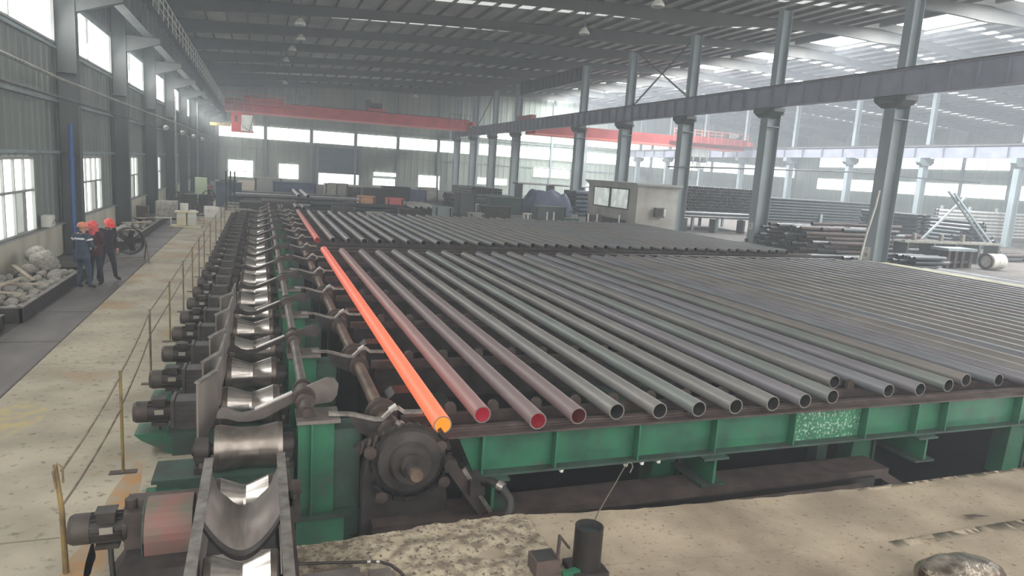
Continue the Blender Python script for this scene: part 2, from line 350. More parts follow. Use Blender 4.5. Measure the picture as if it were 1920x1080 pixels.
def corrug(name, axis, c, a0, a1, z0, z1, m, pitch=.6, depth=.035, parent=None, sgn=1, zfun=None):
    """trapezoid ribbed sheet standing on axis x=c or y=c"""
    b = MB(); pts = []; a = a0
    while a < a1:
        for f, d in ((0, 0), (.55, 0), (.65, 1), (.9, 1)): pts.append((min(a + f * pitch, a1), d * depth * sgn))
        a += pitch
    pts.append((a1, 0)); n = len(pts)
    vs = [((c + d, q, z0) if axis == 'x' else (q, c + d, z0)) for q, d in pts] + [((c + d, q, z1 if not zfun else zfun(q)) if axis == 'x' else (q, c + d, z1 if not zfun else zfun(q))) for q, d in pts]
    b.add(vs, [(i, i + 1, n + i + 1, n + i) for i in range(n - 1)])
    return b.build(name, m, parent)

# left wall: painted dwarf wall, ribbed sheet, girts
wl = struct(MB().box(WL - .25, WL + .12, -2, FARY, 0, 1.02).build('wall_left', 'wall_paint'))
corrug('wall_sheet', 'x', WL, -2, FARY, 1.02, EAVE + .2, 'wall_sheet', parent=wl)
for z in (3.36, 5.02, 6.74, 8.62, 11.2):
    MB().box(WL + .03, WL + .14, -2, FARY, z, z + .09).build('girt', 'column_steel', wl)
MB().box(WL + .02, WL + .2, -2, FARY, 1.02, 1.06).build('wall_cap', 'frame_grey', wl)

# left windows: tall low window and high clerestory in each bay
wn = [0]
def window(x, y0, y1, z0, z1, nx, rows, pane, axis='x', sgn=1):
    """rows: heights (fractions) of transoms; panes recessed behind proud frame bars"""
    if sgn < 0: x -= .09
    wn[0] += 1; nm = 'window_%d' % wn[0]; t = .07
    P = lambda b, a0, a1, q0, q1, d0, d1: b.box(min(x + sgn * d0, x + sgn * d1), max(x + sgn * d0, x + sgn * d1), a0, a1, q0, q1) if axis == 'x' else b.box(a0, a1, min(x + sgn * d0, x + sgn * d1), max(x + sgn * d0, x + sgn * d1), q0, q1)
    b = MB(); P(b, y0, y1, z0, z0 + t, .05, .15); P(b, y0, y1, z1 - t, z1, .05, .15); P(b, y0, y0 + t, z0, z1, .05, .15); P(b, y1 - t, y1, z0, z1, .05, .15)
    root = struct(b.build(nm, 'frame_grey'))
    zs = [z0] + [z0 + (z1 - z0) * r for r in rows] + [z1]; ys = [y0 + (y1 - y0) * i / nx for i in range(nx + 1)]
    for q in zs[1:-1]:
        b = MB(); P(b, y0, y1, q - .035, q + .035, .05, .14); b.build('transom', 'frame_grey', root)
    for q in ys[1:-1]:
        b = MB(); P(b, q - .03, q + .03, z0, z1, .05, .13); b.build('mullion', 'frame_grey', root)
    for j in range(len(zs) - 1):
        for i in range(nx):
            b = MB(); P(b, ys[i] + .01, ys[i + 1] - .01, zs[j] + .01, zs[j + 1] - .01, .04, .06); b.build('pane', pane if not callable(pane) else pane(i, j), root)
    return root
for y in FR:
    if y < -1 or y > 110: continue
    yc = y + S0 / 2
    window(WL, yc - 1.75, yc + 1.75, 1.08, 3.26, 4, (.56,), (lambda i, j: 'dull_pane' if (i == 2 and j == 0) else 'day_pane'))
    window(WL, y + .45, y + S0, 6.88, 8.55, 2, (), 'day_pane')

# far wall
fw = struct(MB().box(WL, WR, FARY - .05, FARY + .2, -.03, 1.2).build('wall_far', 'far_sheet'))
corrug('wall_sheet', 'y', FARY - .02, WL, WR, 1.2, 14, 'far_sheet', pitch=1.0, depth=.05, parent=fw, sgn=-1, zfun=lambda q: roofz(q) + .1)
for z in (4.75, 8.65, 11.0): MB().box(WL, WR, FARY - .16, FARY - .06, z, z + .14).build('girt', 'column_steel', fw)
mx = [-5.9 + 6.7 * i for i in range(17)]
for q in mx:
    MB().ibeam('y', FARY - .5, FARY - .1, q, 0, 1, .3).v  # (profile reused below)
    MB().box(q - .16, q + .16, FARY - .48, FARY - .08, 0, roofz(q) - .3).build('wind_post', 'column_steel', fw)
for i in range(len(mx) - 1):
    a, b_ = mx[i] + .18, mx[i + 1] - .18
    window(FARY, a, b_, 6.25, 8.2, 2, (), 'day_pane', 'y', -1)
    if 6 <= i <= 11: window(FARY, a, b_, 9.1, 10.3, 2, (), 'day_pane', 'y', -1)
for (a, b_, z0, z1, nx, rows) in ((-4.5, -.9, .4, 3.0, 3, (.35,)), (2.7, 5.7, .5, 2.85, 1, ()), (17.1, 20.9, 1.75, 2.45, 1, ()), (17.0, 20.7, .25, 1.5, 4, (.5,)), (24.4, 28.1, .0, 2.4, 2, (.5,)),
                                 (34.5, 36.2, 1.4, 2.6, 1, ()), (36.9, 40.0, 1.4, 2.6, 2, ()), (44.6, 51.6, 3.2, 5.0, 3, ()), (55, 59, .2, 2.6, 2, ()), (66, 71, .2, 2.6, 2, ())):
    window(FARY, a, b_, z0, z1, nx, rows, 'day_pane', 'y', -1)
# roller shutter, half open, daylight under it
dr = struct(MB().box(8.3, 8.62, FARY - .42, FARY - .05, 0, 5.95).box(14.8, 15.1, FARY - .42, FARY - .05, 0, 5.95).box(8.3, 15.1, FARY - .55, FARY - .05, 5.75, 6.2).build('door_1', 'column_steel'))
for i in range(20): MB().prism([(FARY - .3, 1.75 + i * .2), (FARY - .34, 1.78 + i * .2), (FARY - .34, 1.92 + i * .2), (FARY - .3, 1.945 + i * .2)], 'x', 8.62, 14.8).build('shutter_slat', 'shutter_blue', dr)
MB().box(8.62, 14.8, FARY - .2, FARY - .15, 0, 1.8).build('daylight_opening', 'day_pane', dr)

# right wall with two bands of glazing
wr = struct(MB().box(WR, WR + .2, 2, FARY, -.03, 1.2).build('wall_right', 'far_sheet'))
corrug('wall_sheet', 'x', WR, 2, FARY, 1.2, roofz(WR) + .1, 'far_sheet', pitch=1.0, depth=.05, parent=wr, sgn=-1)
for z in (2.6, 7.3, 12.2): MB().box(WR - .14, WR - .05, 2, FARY, z, z + .12).build('girt', 'column_steel', wr)
for k in range(4, 18):
    y = 18.0 + 7.4 * (k - 1)
    if y + 7 > FARY: break
    MB().box(WR - .45, WR - .06, y - .15, y + .15, 0, roofz(WR) - .2).build('wall_post', 'column_steel', wr)
    window(WR, y + .2, y + 7.2, 4.35, 6.45, 2, (), 'day_pane', 'x', -1); window(WR, y + .2, y + 7.2, 8.5, 10.5, 2, (), 'day_pane', 'x', -1)

# ceiling: two slopes, opened by the ridge rooflights; purlins, rafters, light strips
def slope_sheet(b, x0, x1, y0, y1):
    z0, z1 = roofz(x0), roofz(x1)
    b.add([(x0, y0, z0), (x1, y0, z1), (x1, y1, z1), (x0, y1, z0)], [(0, 1, 2, 3)])
cb = MB(); slope_sheet(cb, WL - .3, RIDGE_X, -2, FARY + .2); slope_sheet(cb, RIDGE_X, WR + .3, -2, FARY + .2)
ceiling = struct(cb.build('ceiling', 'roof_sheet'))
x = WL + .8
while x < WR - .5:
    if abs(x - RIDGE_X - 1) > 2.6:
        MB().box(x - .04, x + .04, -2, FARY, roofz(x) - .26, roofz(x) - .03).build('purlin', 'rafter_steel', ceiling)
    x += 1.55
for y in FR:
    # rafter: tapered I beam in two haunched halves
    if y > 112: continue
    for (a, b_) in ((WL, 30.3), (30.3, RIDGE_X), (RIDGE_X, 62), (62, WR)):
        m_ = MB(); n = 8; ta = []
        for i in range(n + 1):
            t = i / n; xx = a + (b_ - a) * t; dep = .62 + .42 * (2 * abs(t - .5)) ** 2
            ta.append((xx, roofz(xx) - .26, roofz(xx) - .26 - dep))
        for i in range(n):
            (x0, t0, b0), (x1, t1, b1) = ta[i], ta[i + 1]
            for (w, u0, l0, u1, l1) in ((.02, t0, b0, t1, b1), (.26, t0 + .02, t0 - .03, t1 + .02, t1 - .03), (.26, b0 + .02, b0 - .03, b1 + .02, b1 - .03)):
                vs = [(x0, y - w / 2, l0), (x1, y - w / 2, l1), (x1, y + w / 2, l1), (x0, y + w / 2, l0), (x0, y - w / 2, u0), (x1, y - w / 2, u1), (x1, y + w / 2, u1), (x0, y + w / 2, u0)]
                m_.add(vs, [(0, 3, 2, 1), (4, 5, 6, 7), (0, 1, 5, 4), (1, 2, 6, 5), (2, 3, 7, 6), (3, 0, 4, 7)])
        m_.build('rafter', 'rafter_steel', ceiling)
    # translucent sheets: one strip a bay on each slope (over the near span a dim glow stands in for lit roof sheet)
    yc = y + S0 / 2 + .2
    if yc < FARY:
        for (a, b_, m) in ((WL + 1.4, 31, 'roof_sheet_glow'), (31, RIDGE_X - 3, 'roof_sheet_glow'), (RIDGE_X + 4, 66, 'roof_light'), (66, WR - 2, 'roof_light')):
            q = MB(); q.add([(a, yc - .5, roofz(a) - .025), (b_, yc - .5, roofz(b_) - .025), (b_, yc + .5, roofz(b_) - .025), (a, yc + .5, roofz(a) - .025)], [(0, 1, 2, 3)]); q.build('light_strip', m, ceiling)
        z = roofz(RIDGE_X) - .12
        MB().box(RIDGE_X - 1.2, RIDGE_X + 3.2, yc - 3.1, yc + 2.7, z - .1, z).build('ridge_light', 'sky_pane', ceiling)
        MB().box(RIDGE_X - 1.5, RIDGE_X - 1.2, yc - 3.3, yc + 2.9, z - .45, z + .1).box(RIDGE_X + 3.2, RIDGE_X + 3.5, yc - 3.3, yc + 2.9, z - .45, z + .1).build('ridge_curb', 'rafter_steel', ceiling)

# ------------------------------------------------------------------ steel columns
def hcolumn(t, x, w, d, z0, z1, m, y=0, ax='x'):
    """H column parts: two flanges and a web, at local origin"""
    if ax == 'x':
        MB().box(x - d / 2, x - d / 2 + .025, y - w / 2, y + w / 2, z0, z1).build('flange', m, t)
        MB().box(x + d / 2 - .025, x + d / 2, y - w / 2, y + w / 2, z0, z1).build('flange', m, t)
        MB().box(x - d / 2 + .025, x + d / 2 - .025, y - .015, y + .015, z0, z1).build('web', m, t)
proto = thing('wall_column', '', 'column')
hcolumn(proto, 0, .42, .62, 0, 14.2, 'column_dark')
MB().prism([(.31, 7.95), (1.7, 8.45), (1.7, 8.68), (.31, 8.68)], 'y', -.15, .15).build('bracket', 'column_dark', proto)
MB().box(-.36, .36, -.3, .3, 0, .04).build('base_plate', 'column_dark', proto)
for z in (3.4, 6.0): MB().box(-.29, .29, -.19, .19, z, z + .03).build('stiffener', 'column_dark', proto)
n_ = 0
for i, y in enumerate([q for q in FR if q > 15]):
    l = 'dark grey steel wall column carrying the left crane girder, %s along the window wall from the camera' % nth(i + 1)
    if i == 0: proto.location = (WL + .42, y + .2, 0); proto['label'] = l; proto['group'] = 'columns along the window wall'
    else: dup(proto, (WL + .42, y + .2, 0), 0, l)
proto = thing('hall_column', '', 'column')
hcolumn(proto, 0, .68, .98, 0, 8.3, 'column_steel')
hcolumn(proto, .18, .5, .68, 8.3, 14.6, 'column_steel')
MB().prism([(-.40, 8.1), (.40, 8.1), (.95, 8.45), (.95, 8.68), (-.95, 8.68), (-.95, 8.45)], 'x', -.62, .2).build('cap_bracket', 'column_dark', proto)
MB().box(-.8, .55, -.5, .5, 8.3, 8.5).build('cap_plate', 'column_dark', proto)
MB().box(-.62, .62, -.45, .45, 0, .05).build('base_plate', 'column_steel', proto)
MB().box(-.52, .52, -.37, .37, 7.55, 7.6).build('stiffener', 'column_steel', proto)
for i, y in enumerate([27.1, 36.4, 45.7, 55.0, 64.3, 82.9, 92.2, 101.5, 110.8]):
    l = 'tall grey steel column under the middle crane girder, %s one from the camera' % nth(i + 1)
    if i == 0: proto.location = (30.2, y, 0); proto['label'] = l; proto['group'] = 'columns under the middle girder'
    else: dup(proto, (30.2, y, 0), 0, l)
proto2 = None
for i in range(8):
    y = 42.3 + 9.35 * i
    l = 'grey steel column under the far right crane girder, %s one counted from the camera' % nth(i + 1)
    if proto2 is None:
        proto2 = thing('hall_column', l, 'column', (62.2, y, 0), 0, 'columns under the far right girder')
        hcolumn(proto2, 0, .5, .7, 0, 7.3, 'column_steel'); hcolumn(proto2, .25, .4, .45, 7.3, 14.9, 'column_steel')
        MB().prism([(-.6, 7.0), (.6, 7.0), (.95, 7.3), (.95, 7.75), (-.95, 7.75), (-.95, 7.3)], 'y', -.28, .28).build('cap_bracket', 'column_steel', proto2)
        MB().box(-.5, .5, -.42, .42, 0, .05).build('base_plate', 'column_steel', proto2)
    else: dup(proto2, (62.2, y, 0), 0, l)

# ------------------------------------------------------------------ crane girders
def girder(name, label, x, z0, z1, y0, y1, step, m, w=.5):
    t = thing(name, label, 'girder', (x, y0, z0), 0)
    L = y1 - y0; h = z1 - z0
    MB().box(-.02, .02, 0, L, .03, h - .03).build('web', m, t)
    MB().box(-w / 2, w / 2, 0, L, h - .03, h).build('top_flange', m, t); MB().box(-w / 2, w / 2, 0, L, 0, .03).build('bottom_flange', m, t)
    me = None; q = step / 2
    while q < L:
        b = MB().box(-w / 2 + .03, -.02, q - .012, q + .012, .03, h - .03).box(.02, w / 2 - .03, q - .012, q + .012, .03, h - .03)
        if me is None: me = b.mesh('stiffener', m); y_ref = q
        o = inst('stiffener', me, t, (0, q - y_ref, 0)); q += step
    MB().box(-.05, .05, 0, L, h, h + .13).build('crane_rail', 'rail_brown', t)
    return t
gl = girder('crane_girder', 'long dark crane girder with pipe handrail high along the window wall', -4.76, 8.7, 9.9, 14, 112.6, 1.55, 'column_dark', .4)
girder('crane_girder', 'long grey crane girder with web stiffeners on the middle column row', 29.75, 8.7, 9.9, 10, 112.6, 1.33, 'girder_steel', .5)
girder('crane_girder', 'pale grey crane girder on the far right column row', 61.9, 7.75, 8.9, 20, 112.6, 3.1, 'girder_steel', .5)
for z in (.45, .85, 1.25): MB().sweep([(.25, 0, z + 1.2), (.25, 98, z + 1.2)], .03, 6).build('rail_pipe', 'white_paint', gl)
MB().box(.08, .32, 0, 98, 1.2, 1.225).build('walkway_plate', 'column_dark', gl)
me = MB().cyl((.25, 0, 1.225), (.25, 0, 2.45), .026, n=6).mesh('rail_post', 'white_paint')
for i in range(54): inst('rail_post', me, gl, (0, i * 1.85, 0))
jb = thing('jack_beam', 'deep stiffened jack beam at roof level bridging the missing middle column', 'beam', (30.3, 64.5, 13.2))
MB().box(-.02, .02, 0, 18.2, 0, 1.35).build('web', 'rafter_steel', jb); MB().box(-.2, .2, 0, 18.2, 1.35, 1.39).build('top_flange', 'rafter_steel', jb); MB().box(-.2, .2, 0, 18.2, -.04, 0).build('bottom_flange', 'rafter_steel', jb)
me = MB().box(-.18, -.02, -.012, .012, 0, 1.35).box(.02, .18, -.012, .012, 0, 1.35).mesh('stiffener', 'rafter_steel')
for i in range(16): inst('stiffener', me, jb, (0, .6 + i * 1.13, 0))
# diagonal braces between the upper columns
for i, (p, q, l) in enumerate((((30.5, 54.9, 9.95), (30.5, 46.0, 14.6), 'thin diagonal brace rising towards the camera between the third and fourth middle columns'), ((30.65, 46.0, 9.95), (30.65, 54.8, 14.6), 'thin diagonal brace falling towards the camera between the third and fourth middle columns'),
                               ((30.5, 101.3, 9.95), (30.5, 92.5, 15.0), 'thin diagonal brace between the farthest middle columns above the girder'))):
    tag(MB().bar(p, q, .1, .1).build('cross_brace', 'rafter_steel'), l, 'brace', None)

# ================================================================== ROLLER LINE
PY, PITCH = 7.78, 1.35
RX = -.10                                         # groove centre
prof = [(-.35, .10), (-.35, .255), (-.33, .27), (-.27, .27), (-.015, .185), (.015, .185), (.27, .27), (.33, .27), (.35, .255), (.35, .10)]
ME = {}
ME['roller'] = MB().lathe(prof, (RX, 0, .5), (1, 0, 0), 32, [1, 1, 1, 0, 0, 0, 1, 1, 1]).mesh('roller', ['roller_polish', 'roller_side'])
ME['roller_far'] = MB().lathe(prof, (RX, 0, .5), (1, 0, 0), 16, [1, 1, 1, 0, 0, 0, 1, 1, 1]).mesh('roller', ['roller_polish', 'roller_side'])
ME['shaft'] = MB().cyl((-.95, 0, .5), (.38, 0, .5), .055, n=10).mesh('shaft', 'machine_dark')
def bearing(x):
    b = MB().cyl((x - .07, 0, .5), (x + .07, 0, .5), .135, n=16).box(x - .07, x + .07, -.19, .19, .3, .37).box(x - .06, x + .06, -.13, .13, .37, .5)
    b.cyl((x - .085, 0, .5), (x + .085, 0, .5), .085, n=12)
    return b
ME['roller_idler'] = MB().lathe([(-.35, .1), (-.35, .255), (-.3, .262), (-.1, .222), (.1, .222), (.3, .262), (.35, .255), (.35, .1)], (RX, 0, .5), (1, 0, 0), 32).mesh('roller', 'roller_idler')
ME['shaft_short'] = MB().cyl((-.68, 0, .5), (.38, 0, .5), .055, n=10).mesh('shaft', 'machine_dark')
ME['bearing_l'] = bearing(-.58).mesh('bearing_block', 'machine_dark'); ME['bearing_r'] = bearing(.30).mesh('bearing_block', 'machine_dark')
ME['bolt'] = MB().cyl((0, 0, .37), (0, 0, .41), .025, n=6).mesh('bolt', 'bright_steel')
b = MB().box(-1.0, -.7, -.15, .15, .3, .66).box(-1.02, -.98, -.17, .17, .33, .68).box(-.72, -.68, -.17, .17, .33, .68)
for q in range(4): b.box(-.95, -.76, -.165, .165, .38 + q * .07, .40 + q * .07)
b.cyl((-.72, 0, .5), (-.62, 0, .5), .09, n=12)
ME['gearbox'] = b.mesh('gearbox', 'gear_grey')
b = MB().cyl((-1.30, 0, .5), (-1.0, 0, .5), .118, n=20)
for q in range(14):
    a = 2 * math.pi * q / 14
    b.bar((-1.29, .122 * math.cos(a), .5 + .122 * math.sin(a)), (-1.03, .122 * math.cos(a), .5 + .122 * math.sin(a)), .012, .02, (0, math.cos(a), math.sin(a)))
b.cyl((-1.03, 0, .5), (-1.0, 0, .5), .15, n=20)
b.box(-1.24, -1.06, -.12, .12, .35, .39)
ME['motor'] = b.mesh('motor', 'motor_body')
ME['fan_cover'] = MB().lathe([(0, .132), (.13, .132), (.165, .115), (.175, .06)], (-1.28, 0, .5), (-1, 0, 0), 20).mesh('fan_cover', 'motor_cover')
ME['terminal_box'] = MB().box(-1.22, -1.08, -.15, -.02, .6, .69).box(-1.23, -1.07, -.16, -.01, .69, .70).mesh('terminal_box', 'motor_body')
ME['nameplate'] = MB().box(-1.20, -1.10, -.142, -.135, .50, .56).mesh('nameplate', 'nameplate')
ME['eye'] = MB().sweep([(-1.15 + .03 * math.cos(a), 0, .645 + .03 * math.sin(a)) for a in [i * math.pi / 5 for i in range(11)]], .008, 6).mesh('lifting_eye', 'machine_dark')
ME['base'] = MB().box(-1.05, .37, -.26, .26, .26, .3).box(-1.0, .36, -.25, -.22, -.03, .26).box(-1.0, .36, .22, .25, -.03, .26).box(-.75, -.72, -.22, .22, .02, .26).box(.2, .23, -.22, .22, .02, .26).mesh('base_frame', 'green_dusty')
ME['bracket'] = MB().prism([(-1.42, .28), (-.7, .28), (-.7, 0), (-1.0, 0), (-1.34, .2)], 'y', -.2, .2).mesh('motor_bracket', 'green_paint')
ME['cable'] = MB().sweep([(-1.15, -.05, .38), (-1.14, -.08, .25), (-1.08, -.1, .12), (-.98, -.12, .01)], .016, 6).mesh('motor_cable', 'black_rubber')

def roller_unit(k, detail, motor=True, base=True):
    y = PY + PITCH * k
    n = k + 3
    lab = ('V-grooved steel roller with side motor on the conveyor, %s from the camera' if motor else 'V-grooved idler roller without a motor on the conveyor, %s from the camera') % nth(n)
    t = thing('conveyor_roller', lab, 'roller', (0, y, 0), 0, 'driven rollers of the conveyor line')
    r = inst('roller', ME['roller_idler' if k == 0 else 'roller' if detail else 'roller_far'], t)
    if k < 0: r.scale = (.76, .9, .9); r.location = (RX * .24 - .02, 0, .055)
    if k >= 0: inst('shaft', ME['shaft' if motor else 'shaft_short'], t)
    else: MB().cyl((-.44, 0, .505), (.2, 0, .505), .05, n=10).build('shaft', 'machine_dark', t)
    for q in ('bearing_l', 'bearing_r') if k >= 0 else ():
        o = inst('bearing_block', ME[q], t)
        if detail:
            xx = -.58 if q == 'bearing_l' else .30
            for s in (-1, 1): inst('bolt', ME['bolt'], o, (xx, s * .16, 0))
    if base: inst('base_frame', ME['base'], t)
    if motor:
        j = RND.uniform(-.02, .02)
        inst('gearbox', ME['gearbox'], t); m = inst('motor', ME['motor'], t)
        inst('fan_cover', ME['fan_cover'], m); inst('nameplate', ME['nameplate'], m); inst('terminal_box', ME['terminal_box'], m)
        if detail: inst('lifting_eye', ME['eye'], m)
        inst('motor_bracket', ME['bracket'], t); inst('motor_cable', ME['cable'], t)
    return t
for k in range(-2, 25):
    roller_unit(k, k < 10, motor=(k not in (-2, 0, -1)), base=(k not in (-1, -2)))
# first driven unit beside the trough: motor, coupling guard and its grey base
y = PY - PITCH
t = thing('drive_unit', 'nearest motor with half-round coupling guard beside the steel trough', 'motor', (-.06, y - .12, 0))
for nm, q in (('motor', 'motor'),): m = inst(nm, ME[q], t, (.0, 0, -.03))
inst('fan_cover', ME['fan_cover'], m); inst('nameplate', ME['nameplate'], m); inst('terminal_box', ME['terminal_box'], m); inst('lifting_eye', ME['eye'], m)
MB().box(-1.02, -.86, -.13, .13, .3, .62).cyl((-.98, .02, .62), (-.98, .02, .7), .05, n=10).build('gearbox', 'machine_brown', t)
g = MB(); ang = [math.pi * i / 14 for i in range(15)]
o_, i_ = [(.27 * math.cos(a), .42 + .27 * math.sin(a)) for a in ang], [(.25 * math.cos(a), .42 + .25 * math.sin(a)) for a in ang]
o_ = [(.27, .08)] + o_ + [(-.27, .08)]; i_ = [(.25, .08)] + i_ + [(-.25, .08)]
g.prism(o_ + i_[::-1], 'x', -.86, -.48); g.build('coupling_guard', 'red_guard', t)
MB().prism(o_, 'x', -.87, -.85).build('guard_end', 'green_dusty', t); MB().prism([(.245, .1)] + [(.245 * math.cos(a), .42 + .245 * math.sin(a)) for a in ang] + [(-.245, .1)], 'x', -.49, -.475).build('guard_mouth_shade', 'grease_black', t)  # black plate across the guard's open end paints its dark inside
MB().cyl((-.8, 0, .42), (-.5, 0, .42), .09, n=14).cyl((-.7, 0, .42), (-.6, 0, .42), .15, n=14).build('coupling', 'grease_black', t)
MB().prism([(-1.16, .0), (-1.0, .22), (-1.0, .3), (-.42, .3), (-.42, 0)], 'y', -.5, .24).build('base_frame', 'machine_dark', t)
MB().sweep([(-1.13, -.09, .36), (-1.12, -.12, .22), (-1.1, -.18, .1), (-1.07, -.22, .02), (-1.06, -.3, .015)], .022, 8).build('motor_cable', 'black_rubber', t)
t = thing('junction_plate', 'grey steel mounting plate with eye bolt at the lower left corner', 'plate', (0, 5.2, 0))
MB().box(-1.15, -.48, -.3, .25, 0, .12).build('plate', 'plate_steel', t); MB().sweep([(-.98 + .04 * math.cos(a), -.1, .13 + .04 * math.sin(a)) for a in [i * math.pi / 6 for i in range(13)]], .012, 6).build('lifting_eye', 'machine_dark', t)
tag(MB().sweep([(-1.42, 4.9, .0), (-1.38, 5.2, .12), (-1.28, 5.5, .22), (-1.2, 5.62, .23), (-1.17, 5.64, .18), (-1.17, 5.66, .02)], .02, 8).build('bent_pipe', 'machine_dark'), 'bent black pipe loop on the floor at the lower left corner', 'pipe')

# green cross frames between the roller units near the camera
t = thing('conveyor_stand', 'green steel cross frame under the nearest idler roller', 'frame', (0, 7.25, 0))
MB().box(-1.12, .4, -.3, -.1, .2, .3).build('cross_beam', 'green_paint', t); MB().box(-1.2, .42, -.34, -.04, .3, .33).build('top_plate', 'machine_brown', t)
MB().box(-1.1, -.75, -.28, .35, .0, .2).build('foot_block', 'green_paint', t); MB().box(-.42, .2, -.27, -.24, -.0, .2).build('front_plate', 'green_paint', t)
MB().box(-1.05, -.7, -.6, -.34, .22, .25).build('side_plate', 'green_dusty', t)

# trough between the first two rollers
t = thing('transfer_trough', 'grey steel trough with curved bed at the bottom of the conveyor', 'trough', (0, 4.15, 0))
for (x0, x1, nm) in ((-.475, -.415, 'side_bar'), (.175, .235, 'side_bar')):
    MB().box(x0, x1, 0, 2.62, .36, .80).build(nm, 'plate_steel', t)
    MB().box(x0 - .01, x1 + .01, 0, 2.64, .80, .825).build('wear_strip', 'bright_steel', t)
n = 21; us = [-.415 + .59 * i / (n - 1) for i in range(n)]
zf = lambda u: .81 - .20 * (1 - (abs(u + .12) / .295) ** 2)
b = MB(); y0, y1 = 1.40, 2.14
cut = lambda u: .12 * (1 - (abs(u + .12) / .295) ** 1.6)
top = [(u, y0 - cut(u) * 1.5, zf(u)) for u in us] + [(u, y1 + .22 - cut(u) * 2.9, zf(u)) for u in us]
b.add(top + [(p[0], p[1], p[2] - .03) for p in top], [(i, i + 1, n + i + 1, n + i) for i in range(n - 1)] + [(2 * n + i, 3 * n + i, 3 * n + i + 1, 2 * n + i + 1) for i in range(n - 1)] + [(i, 2 * n + i, 2 * n + i + 1, i + 1) for i in range(n - 1)] + [(n + i, n + i + 1, 3 * n + i + 1, 3 * n + i) for i in range(n - 1)], 0, True)
b.build('curved_bed', 'trough_steel', t)
b = MB(); top = [(u, y0 - cut(u) * 1.5 - .07, zf(u) + .012) for u in us] + [(u, y0 - cut(u) * 1.5 + .02, zf(u) + .012) for u in us]
b.add(top + [(p[0], p[1], p[2] - .04) for p in top], [(i, i + 1, n + i + 1, n + i) for i in range(n - 1)] + [(i, 2 * n + i, 2 * n + i + 1, i + 1) for i in range(n - 1)]); b.build('bed_lip', 'machine_dark', t)
MB().box(.235, .29, 0, 2.7, .1, .62).build('outer_channel', 'machine_brown', t)
MB().box(.26, .36, 1.9, 2.2, .45, .62).cyl((.30, 2.05, .62), (.30, 2.05, .66), .03, n=6).build('clamp', 'machine_dark', t)

# steel guide plates left of the rollers
for i, (ya, yb) in enumerate(((7.99, 9.0), (8.8, 10.2), (10.05, 11.6), (11.5, 13.0), (12.9, 14.4))):
    t = thing('guide_plate', 'flared grey steel guide plate left of the rollers, %s from the camera' % nth(i + 1), 'plate', (0, 0, 0), 0, 'guide plates beside the rollers')
    p, q, r_ = (-.64, ya), (-.47, ya + .42), (-.445, yb)
    zt = 1.19
    def sheet(p, q, z0, z1, z2):
        d = Vector((q[0] - p[0], q[1] - p[1], 0)).normalized(); nn = Vector((-d.y, d.x, 0)) * .012
        vs = [Vector((*p, z0)), Vector((*q, .67)), Vector((*q, z2)), Vector((*p, z1))]
        return MB().add([v - nn for v in vs] + [v + nn for v in vs], [(0, 1, 2, 3), (7, 6, 5, 4)] + [(k, (k + 1) % 4, (k + 1) % 4 + 4, k + 4) for k in range(4)])
    sheet(p, q, .67 if i else .38, zt, zt + .01).build('flared_end', 'plate_steel', t)
    sheet(q, r_, .67, zt + .01, zt).build('plate', 'plate_steel', t)
    MB().bar((*p, zt + .01), (*q, zt + .02), .06, .02).build('top_flange', 'bright_steel', t)
    MB().bar((*q, zt + .02), (*r_, zt + .01), .03, .02).build('top_edge', 'plate_steel', t)
    MB().box(-.50, -.44, ya + .6, ya + .66, .30, .7).build('support', 'machine_dark', t)

# ------------------------------------------------------------------ kick-out arms and their long pivot shaft
SX, SZ = .49, 1.0
ks = thing('pivot_shaft', 'long grey pivot shaft with collars running beside the conveyor rollers', 'shaft', (SX, 7.55, SZ))
MB().cyl((0, 0, 0), (0, 36, 0), .062, n=14).build('shaft_bar', 'arm_steel', ks)
MB().cyl((0, -.12, 0), (0, .02, 0), .08, n=16).cyl((0, -.16, 0), (0, -.12, 0), .05, n=12).build('shaft_end', 'machine_brown', ks)
me = MB().lathe([(0, .062), (0, .105), (.06, .105), (.06, .085), (.16, .085), (.16, .11), (.22, .11), (.22, .062)], (0, 0, 0), (0, 1, 0), 16).mesh('collar', 'machine_brown')
for i in range(14):
    for d in (.12, .52): inst('collar', me, ks, (0, i * 2.7 + d, 0))
arm = [(-.45, .80), (-.43, .88), (-.38, .925), (-.33, .92), (-.25, .865), (-.17, .845), (-.06, .86), (.36, 1.045), (.58, 1.15), (.74, 1.215), (.82, 1.21), (.875, 1.13), (.86, 1.0), (.80, .92), (.6, .90), (.37, .935), (.16, .82), (.05, .765), (-.1, .74), (-.22, .745), (-.33, .79)]
ME['arm_plate'] = MB().prism(arm, 'y', -.022, .022).mesh('arm_plate', 'arm_steel')
arm2 = arm[:12] + [(.84, 1.02), (.72, 1.05), (.58, 1.06), (.36, .975), (.1, .86), (-.06, .79), (-.2, .78), (-.3, .80), (-.4, .83)]
ME['arm_plate_dark'] = MB().prism(arm2, 'y', -.02, .02).mesh('arm_plate', 'machine_dark')  # later arms coloured darker for their shaded faces, the first kept lighter as lit
ME['arm_edge'] = MB().bar((-.04, 0, .878), (.36, 0, 1.055), .09, .018).mesh('wear_strip', 'bright_steel')
ME['arm_hub'] = MB().cyl((SX, -.09, SZ), (SX, .09, SZ), .125, n=18).mesh('hub', 'machine_brown')
for i in range(13):
    t = thing('kickout_arm', 'hooked steel kick-out arm over the conveyor, %s from the camera' % nth(i + 1), 'arm', (0, 7.95 + i * 2.7, 0), 0, 'kick-out arms on the pivot shaft')
    for nm in ('arm_plate' if i < 1 else 'arm_plate_dark', 'arm_edge', 'arm_hub'): inst({'arm_edge': 'wear_strip', 'arm_hub': 'hub', 'arm_plate_dark': 'arm_plate'}.get(nm, nm), ME[nm], t)

